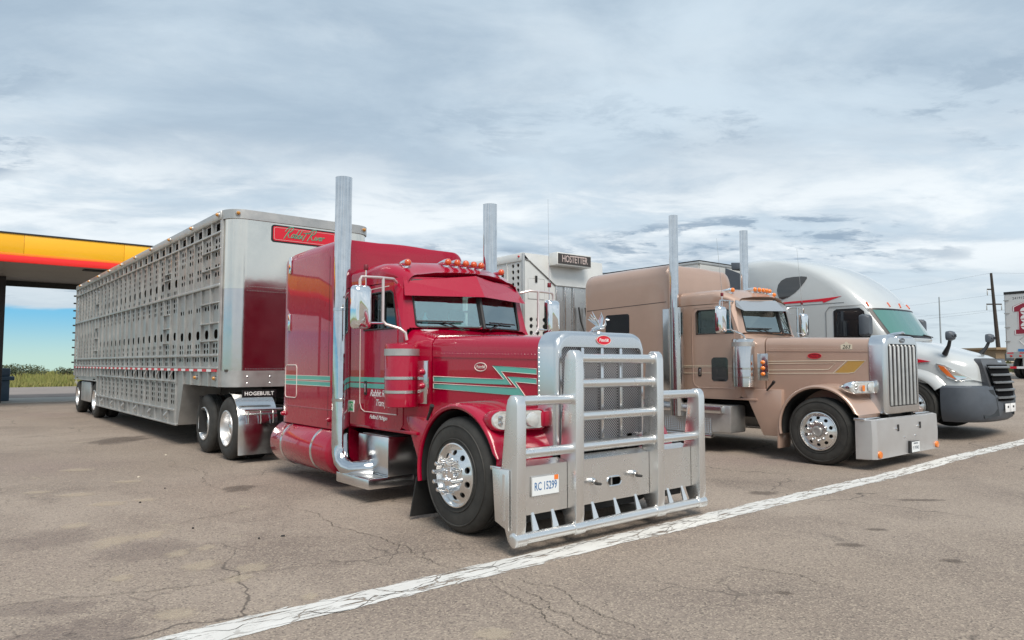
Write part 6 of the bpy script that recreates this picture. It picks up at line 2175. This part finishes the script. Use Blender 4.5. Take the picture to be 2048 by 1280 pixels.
        # hood mirror
        ms = [(s * 0.95, 0.62, 1.54), (s * 1.02, 0.52, 1.70), (s * 1.06, 0.48, 1.82)]
        hm = MB().tube(ms, [0.055, 0.035, 0.03], 8).build('hood_mirror', M_BLACK, t)
        rg = [[(s * 1.07 + u, 0.46 + d, v) for u, v in rrect(-0.12 + i_, 0.12 - i_, 1.80 + i_, 1.99 - i_, 0.06, 4)] for d, i_ in ((0.06, 0.01), (0.0, 0.0), (-0.05, 0.02), (-0.08, 0.06))]
        MB().loft(rg).build('mirror_head', M_GUN, hm)
        # red slash on the hood side and its vent
        MB().plate([(0.86, 1.40), (1.12, 1.375), (1.06, 1.42), (1.75, 1.54), (1.12, 1.455)], [], lambda u, v: hs(u, v, 0.016), lambda u, v: hs(u, v, -0.01)).build('red_slash', M_REDV, t, angle=60)
        v_ = MB().plate([(1.28, 1.60), (1.40, 1.53), (1.85, 1.56), (1.85, 1.68), (1.5, 1.70)], [], lambda u, v: (s * 1.102, u, v), lambda u, v: (s * 1.05, u, v)).build('hood_vent', M_BLACKV, t)
        for q in (1.585, 1.63):
            MB().box(min(s * 1.10, s * 1.11), max(s * 1.10, s * 1.11), 1.42, 1.85, q, q + 0.012).build('vent_fin', M_GUN, v_)
    # bumper
    bs = []
    for z, w, yf, b in ((0.24, 1.06, 0.02, 0.55), (0.30, 1.12, -0.06, 0.60), (0.50, 1.165, -0.11, 0.62), (0.72, 1.17, -0.11, 0.62), (0.90, 1.16, -0.07, 0.60), (0.935, 1.12, -0.02, 0.58)):
        f = front_curve(w, yf, b, 2.8)
        bs.append([(x, y, z) for x, y in f] + [(w * 0.98, 0.66, z), (-w * 0.98, 0.66, z)])
    bp = MB().loft(bs).build('bumper', M_GUN, t, angle=40)
    for s in (-1, 1):
        MB().plate([(0.42, 0.36), (0.82, 0.32), (0.90, 0.56), (0.95, 0.86), (0.60, 0.86), (0.48, 0.60)], [], lambda u, v: (s * u, -0.105 + 0.30 * max(0, u - 0.35) ** 2 * 1.8, v), lambda u, v: (s * u, 0.0 + 0.30 * max(0, u - .35) ** 2 * 1.8, v)).build('fog_recess', mat('dark_grey_plastic', (0.030, 0.036, 0.042), 0.5), bp)
    # grille
    def gp(u, v, o):
        k = (v - 0.60) / 0.86
        return (u * (0.56 + 0.14 * k), -0.135 + 0.17 * max(0, k) ** 2 + 0.10 * u * u - o, v)
    gr = MB().plate(rrect(-1, 1, 0.60, 1.46, 0.12, 5), [], lambda u, v: gp(u, v, 0.02), lambda u, v: gp(u, v, -0.10)).build('grille', mat('grille_grey', (0.10, 0.105, 0.115), 0.38, 0.3), t, angle=50)
    rows = [[gp(u, v, 0.026) for u in (-0.86, -0.4, 0, 0.4, 0.86)] for v in (0.64, 0.9, 1.1, 1.34)]
    MB().loft(rows, False, False, False).build('grille_dark_sheet', mat('grille_opening_shade', (0.004, 0.004, 0.005), 0.9, spec=0.1), gr)  # near-black sheet: shade of the openings between the slats, put into colour
    slat = mat('slat_silver', (0.20, 0.21, 0.22), 0.38, 0.5)
    for k in range(5):
        z = 0.70 + 0.145 * k
        rg = []
        for u in (-0.86, -0.5, 0, 0.5, 0.86):
            p0 = gp(u, z, 0.030)
            p1 = gp(u, z, 0.065)
            rg.append([p0, (p1[0], p1[1], z - 0.012), (p1[0], p1[1], z + 0.012), (p0[0], p0[1], z + 0.03)])
        MB().loft(rg).build('grille_slat', slat, gr)
    MB().plate(stadium(0, 1.40, 0.30, 0.035, 4), [], lambda u, v: gp(u, v, 0.026), lambda u, v: gp(u, v, 0.02)).build('badge', M_CHROME, gr)
    for a in (-0.20, 0.10):
        MB().box(a, a + 0.27, -0.142, -0.128, 0.42, 0.585).build('front_plate', M_WHITEV, bp, bevel=0.004)
        MB().box(a + 0.10, a + 0.18, -0.1445, -0.142, 0.50, 0.54).build('plate_mark', M_BLACKV, bp)
    # running gear
    MB().box(-0.5, 0.5, 0.3, 8.6, 0.55, 0.85).build('chassis', M_CHASSIS, t)
    MB().box(-1.0, 1.0, 0.5, 1.9, 0.35, 0.90).build('engine_block', M_CHASSIS, t)
    for y in (6.7, 8.0):
        for s in (-1, 1):
            dual_wheel(t, s, s * 1.215, y)


white_truck()


def van_trailer():
    t = thing('box_trailer', 'plain white box trailer behind the white truck', 'trailer', (16.2, 10.5, 0.18), R(-1.0))
    wh = mat('trailer_white', (0.58, 0.585, 0.57), 0.45, 0.1, var=0.08, vscale=1.2)
    W, L, Z0, Z1 = 1.30, 15.5, 1.15, 4.02
    for k in range(13):
        MB().box(-W, -W + 0.03, 0.03 + k * 1.19, 0.03 + (k + 1) * 1.19 - 0.008, Z0, Z1 - 0.1).build('side_panel', wh, t, flat=True)
        MB().box(W - 0.03, W, 0.03 + k * 1.19, 0.03 + (k + 1) * 1.19 - 0.008, Z0, Z1 - 0.1).build('side_panel', wh, t, flat=True)
    for k in range(2):
        MB().box(-W + .03 + k * 1.27, -W + .03 + (k + 1) * 1.27 - 0.006, 0.0, 0.03, Z0, Z1 - 0.1).build('front_panel', wh, t, flat=True)
    MB().box(-W - 0.01, W + 0.01, -0.012, L, Z1 - 0.1, Z1 - 0.03).build('top_rail', M_ALUDULL, t, bevel=0.01)
    MB().box(-W, W, 0.0, L, Z1 - 0.03, Z1).build('roof', M_CHASSIS, t)
    MB().box(-W, W, 0.03, L, Z0 - 0.06, Z0).build('floor', M_ALUDULL, t)
    MB().box(-W + 0.03, W - 0.03, L - .03, L, Z0, Z1 - .1).build('rear_door', wh, t)
    MB().box(-0.5, 0.5, 0.5, L - 1, 0.8, Z0 - 0.06).build('underframe', M_CHASSIS, t)
    for y in (12.3, 13.6):
        for s in (-1, 1):
            dual_wheel(t, s, s * 1.265, y)


van_trailer()
# ================================================================== BEYOND THE LOT, RIGHT EDGE
def far_trailer():
    base = Vector((38.25, 9.1, gzs(38.2) + 0.02))
    # local: x along the rear face (towards the right of the picture), y into the trailer
    ang = math.atan2(-0.983, -0.186)
    t = thing('box_trailer', 'white box trailer seen from behind with a large maroon number one', 'trailer', base, ang)
    wh = mat('far_trailer_white', (0.60, 0.61, 0.61), 0.5, 0.0, var=0.05, vscale=1.0)
    W, Z0, Z1, L = 1.3, 1.12, 4.02, 15.0
    for a, b in ((-W + 0.05, -0.004), (0.004, W - 0.05)):
        MB().box(a, b, 0.0, 0.05, Z0 + 0.10, Z1 - 0.12).build('rear_door', wh, t)
    for s in (-1, 1):
        MB().box(min(s * W, s * (W - .05)), max(s * W, s * (W - .05)), -0.01, 0.07, Z0, Z1 - 0.12).build('door_post', M_ALUDULL, t, bevel=0.008)
        for z in (1.7, 2.35, 3.0, 3.6):
            MB().box(min(s * (W - .20), s * (W + .02)), max(s * (W - .2), s * (W + .02)), -0.035, -0.011, z, z + 0.05).build('hinge', M_ALUDULL, t, bevel=0.005)
    MB().box(-W - 0.01, W + 0.01, -0.015, 0.08, Z1 - 0.12, Z1).build('top_rail', M_CHASSIS, t)
    MB().box(-W, W, 0.05, L, Z0, Z1 - 0.125).build('body', wh, t)
    MB().box(-W, W, -0.02, 0.06, Z0 - 0.18, Z0 + 0.095).build('rear_sill', M_ALUDULL, t)
    for k in range(5):
        a = -W + 0.04 + k * 0.52
        MB().box(a, a + 0.26, -0.024, -0.02, Z0 + 0.03, Z0 + 0.08).build('reflector_strip', M_REDV, t)
    for x in (-1.1, -0.72, 0.72, 1.1):
        MB().lathe([(0, 0.055), (0.02, 0.05), (0.03, 0.02)], (x, -0.022, Z0 - 0.08), 'y', 14, True, -1).build('tail_lamp', M_REDLENS, t)
    for k in range(8):
        a = -1.2 + k * 0.3
        MB().box(a, a + 0.298, 0.0, 0.10, 0.46, 0.56).build('underride_bar', M_REDV if k % 2 == 0 else M_WHITEV, t)
    for x in (-0.6, 0.6):
        MB().box(x - 0.05, x + 0.05, 0.02, 0.1, 0.561, Z0 - 0.18).build('underride_post', M_ALUDULL, t)
    MB().box(-0.8, -0.35, -0.022, -0.002, Z0 + 0.13, Z0 + 0.24).build('bumper_sticker', mat('sticker_blue', (0.05, 0.22, 0.50), 0.4), t)
    # number one mark with three white figures inside
    mr = mat('maroon_vinyl', (0.28, 0.012, 0.035), 0.4)
    one = [(-0.62, 2.05), (0.18, 2.05), (0.18, 2.25), (0.02, 2.25), (0.02, 3.45), (-0.30, 3.45), (-0.66, 3.28), (-0.66, 3.08), (-0.48, 3.08), (-0.48, 2.25), (-0.62, 2.25)]
    one = [(a - 0.24, b) for a, b in one]
    cx, cy = -0.48, 2.75
    bo = MB().plate([(cx + (a - cx) * 1.16, cy + (b - cy) * 1.07) for a, b in one], [], lambda u, v: (u, -0.008, v), lambda u, v: (u, -0.001, v)).build('mark_outline', mr, t, flat=True)
    MB().plate([(cx + (a - cx) * 1.11, cy + (b - cy) * 1.05) for a, b in one], [], lambda u, v: (u, -0.011, v), lambda u, v: (u, -0.0085, v)).build('mark_border', M_WHITEV, bo, flat=True)
    MB().plate(one, [], lambda u, v: (u, -0.014, v), lambda u, v: (u, -0.0115, v)).build('mark_one', mr, bo, flat=True)
    for k in range(3):
        z = 3.08 - 0.34 * k
        MB().plate([(cx - 0.17 * math.cos(R(a)), z + 0.17 * math.sin(R(a))) for a in range(0, 181, 15)], [], lambda u, v: (u, -0.016, v), lambda u, v: (u, -0.0145, v)).build('mark_arc', M_WHITEV, bo, flat=True)
        MB().plate([(cx - 0.17 * math.cos(R(a)) + 0.02, z - 0.03 - 0.13 * math.sin(R(a))) for a in range(0, 151, 15)], [], lambda u, v: (u, -0.016, v), lambda u, v: (u, -0.0145, v)).build('mark_arc', M_WHITEV, bo, flat=True)
    text('trailer_number', '241912', 0.15, mat('grey_ink', (0.08, 0.08, 0.09), 0.5), t, (-0.70, -0.003, 3.70), (1, 0, 0), (0, 0, 1), 0, 0.002, 'CENTER', 1.15)
    d = [(-0.75, 1.75), (-0.45, 1.45), (-0.15, 1.75), (-0.45, 2.02)]
    dp = [(a, -0.004, b) for a, b in d]
    MB().tube(dp + [dp[0]], 0.012, 5, False).build('placard_frame', M_ALUDULL, t)
    for y in (0.9, 2.2):
        for s in (-1, 1):
            dual_wheel(t, s, s * 1.25, y)
    MB().box(-0.5, 0.5, 0.2, 12, 0.8, Z0 - 0.01).build('underframe', M_CHASSIS, t)


far_trailer()


def at(u, v, depth):
    """world point seen at photo position (u, v) at a given distance along the view axis (used only to place far things)"""
    yaw, pit = R(39.7), math.atan(87 / 1400.0)
    fh = Vector((math.sin(yaw), math.cos(yaw), 0))
    rt = Vector((math.cos(yaw), -math.sin(yaw), 0))
    up = Vector((0, 0, 1))
    f = fh * math.cos(pit) + up * math.sin(pit)
    u_ = up * math.cos(pit) - fh * math.sin(pit)
    return Vector((0, 0, 1.58)) + (f + rt * ((u - 1024) / 1400.0) + u_ * ((640 - v) / 1400.0)) * depth


def utility_pole():
    b, tp = at(2001, 735, 80), at(1982, 546, 80)
    wood = mat('pole_wood', (0.045, 0.036, 0.030), 0.85, var=0.2)
    t = thing('utility_pole', 'dark wooden utility pole leaning beside the white trailer', 'utility pole', (b.x, b.y, 0))
    org = Vector((b.x, b.y, 0))
    lo, hi = Vector((0, 0, 0.6)), tp - org
    MB().tube([lo, lo.lerp(hi, 0.5), hi], [0.26, 0.20, 0.13], 12).build('pole', wood, t)
    rt = Vector((math.cos(R(39.7)), -math.sin(R(39.7)), 0))
    tops = []
    for k, (l, r_) in ((0.685, (0.85, 0.85)), (0.835, (0.62, 0.0))):
        c = lo.lerp(hi, k)
        a = MB().tube([c - rt * l, c + rt * r_], 0.075, 8).build('crossarm', wood, t)
        for q in (-l, r_):
            if q == 0:
                continue
            e = c + rt * q
            MB().lathe([(0, 0.03), (0.06, 0.055), (0.3, 0.055), (0.62, 0.05), (0.66, 0.02)], (e.x, e.y, e.z - 0.7), 'z', 8).build('insulator', M_ALUDULL, t)
            tops.append(org + e - Vector((0, 0, 0.7)))
    tops.append(org + hi)
    ln = Vector((-0.9, 0.43, 0)).normalized()
    for k, p in enumerate(tops):
        far_ = at(1470 + 20 * k, (640, 652, 625, 600)[min(k, 3)], 190)
        near_ = at(2500, (575, 580, 560, 520)[min(k, 3)], 60)
        pts = []
        for q in range(13):
            s_ = q / 12
            m = p.lerp(far_, s_)
            m.z -= 2.2 * (s_ * (1 - s_)) * 2
            pts.append(m - org)
        pts2 = []
        for q in range(9):
            s_ = q / 8
            m = p.lerp(near_, s_)
            m.z -= 0.8 * (s_ * (1 - s_)) * 2
            pts2.append(m - org)
        MB().tube(pts, 0.007, 5).build('wire', M_CHASSIS, t)
        MB().tube(pts2, 0.006, 5).build('wire', M_CHASSIS, t)


utility_pole()


def slim_mast():
    b, tp = at(1884, 735, 120), at(1878, 594, 120)
    t = thing('flag_mast', 'slender pale grey mast far behind the white truck', 'mast', (b.x, b.y, 0))
    g = mat('mast_grey', (0.30, 0.33, 0.35), 0.5)
    MB().tube([(0, 0, 0), (tp.x - b.x, tp.y - b.y, tp.z)], [0.16, 0.09], 10).build('pole', g, t)
    MB().lathe([(0, 0.3), (0.15, 0.28), (0.3, 0.12)], (0, 0, 0), 'z', 10).build('base', g, t)


slim_mast()


def far_building():
    p = at(2030, 730, 75)
    z = gzs(p.x)
    t = thing('low_building', 'low brown building behind the white truck hood', 'building', (p.x, p.y, z), R(-30))
    MB().box(-2.3, 6.5, 0, 6, -0.4, 1.9).build('wall', M_BROWN, t)
    MB().box(-2.6, 6.8, -0.4, 6.4, 1.9, 2.15).build('roof', mat('brown_roof', (0.28, 0.20, 0.12), 0.8), t, bevel=0.03)
    for x in (-1.2, 0.8, 2.6):
        w = MB().box(x, x + 1.1, -0.03, 0.02, 0.7, 1.5).build('window', M_DKGLASS, t)
        MB().box(x - 0.06, x + 1.16, -0.05, -0.031, 0.62, 0.70).build('sill', M_CREAM, w)
    MB().box(4.6, 5.5, -0.03, 0.02, 0.0, 1.8).build('door', M_CHASSIS, t)


far_building()


def verge():
    # grass verge and rail behind the far trailer
    rnd = random.Random(9)
    mb = MB()
    for _ in range(1600):
        x = rnd.uniform(52, 66)
        y = rnd.uniform(-10, 34)
        h = rnd.uniform(0.25, 0.9)
        a = rnd.uniform(0, 6.28)
        dx_, dy_ = math.cos(a) * 0.25, math.sin(a) * 0.25
        z = gzs(x) - 0.05
        mb.add([(x - dx_, y - dy_, z), (x + dx_, y + dy_, z), (x + rnd.uniform(-.2, .2), y, z + h)], [(0, 1, 2)])
    o = mb.build('verge_grass', mat('verge_green', (0.07, 0.095, 0.035), 0.9, col2=(0.13, 0.12, 0.05), vscale=0.4), flat=True)
    o['kind'] = 'stuff'
    o['label'] = 'dark green grass on the verge behind the far trailer'
    o['category'] = 'grass'
    t = thing('guard_rail', 'pale steel guard rail on posts at the far right edge', 'guard rail', (46.5, 5, gzs(46.5)))
    g = mat('galvanised', (0.42, 0.42, 0.40), 0.5, 0.5)
    for k in range(10):
        MB().box(-0.05, 0.05, -9.05 + 2 * k, -8.95 + 2 * k, -0.1, 0.62).build('post', g, t)
    MB().box(-0.09, -0.051, -9.5, 9.5, 0.38, 0.62).build('rail', g, t, bevel=0.015)


verge()


# litter on the asphalt
def litter():
    rnd = random.Random(21)
    spots = [(1.9, 8.9, 'dark'), (2.35, 9.7, 'dark'), (2.0, 7.2, 'dark'), (2.55, 6.35, 'dark'), (2.35, 6.4, 'dark'), (3.2, 13.2, 'pale'), (2.3, 10.9, 'pale')]
    names = ['small black scrap on the asphalt by the left edge', 'black scrap lying on the asphalt in front of the drive wheels', 'dark crumb on the asphalt left of the step',
             'right one of two dark crumbs on the near asphalt', 'left one of two dark crumbs on the near asphalt', 'pale flat scrap beside the livestock trailer', 'pale flat scrap on the asphalt far from the red truck']
    for (x, y, k), lb in zip(spots, names):
        w = rnd.uniform(0.010, 0.020)
        pts = [(w * math.cos(a) * rnd.uniform(0.6, 1.5), w * math.sin(a) * rnd.uniform(0.5, 1.1)) for a in [2 * math.pi * q / 7 for q in range(7)]]
        o = MB().loft([[(a, b, 0.002) for a, b in pts], [(a * 0.7, b * 0.7, 0.014) for a, b in pts]]).build('litter_scrap', M_CHASSIS if k == 'dark' else M_CREAM, None, loc=(x, y, 0))
        tag(o, lb, 'litter', 'scraps of litter on the asphalt')


litter()
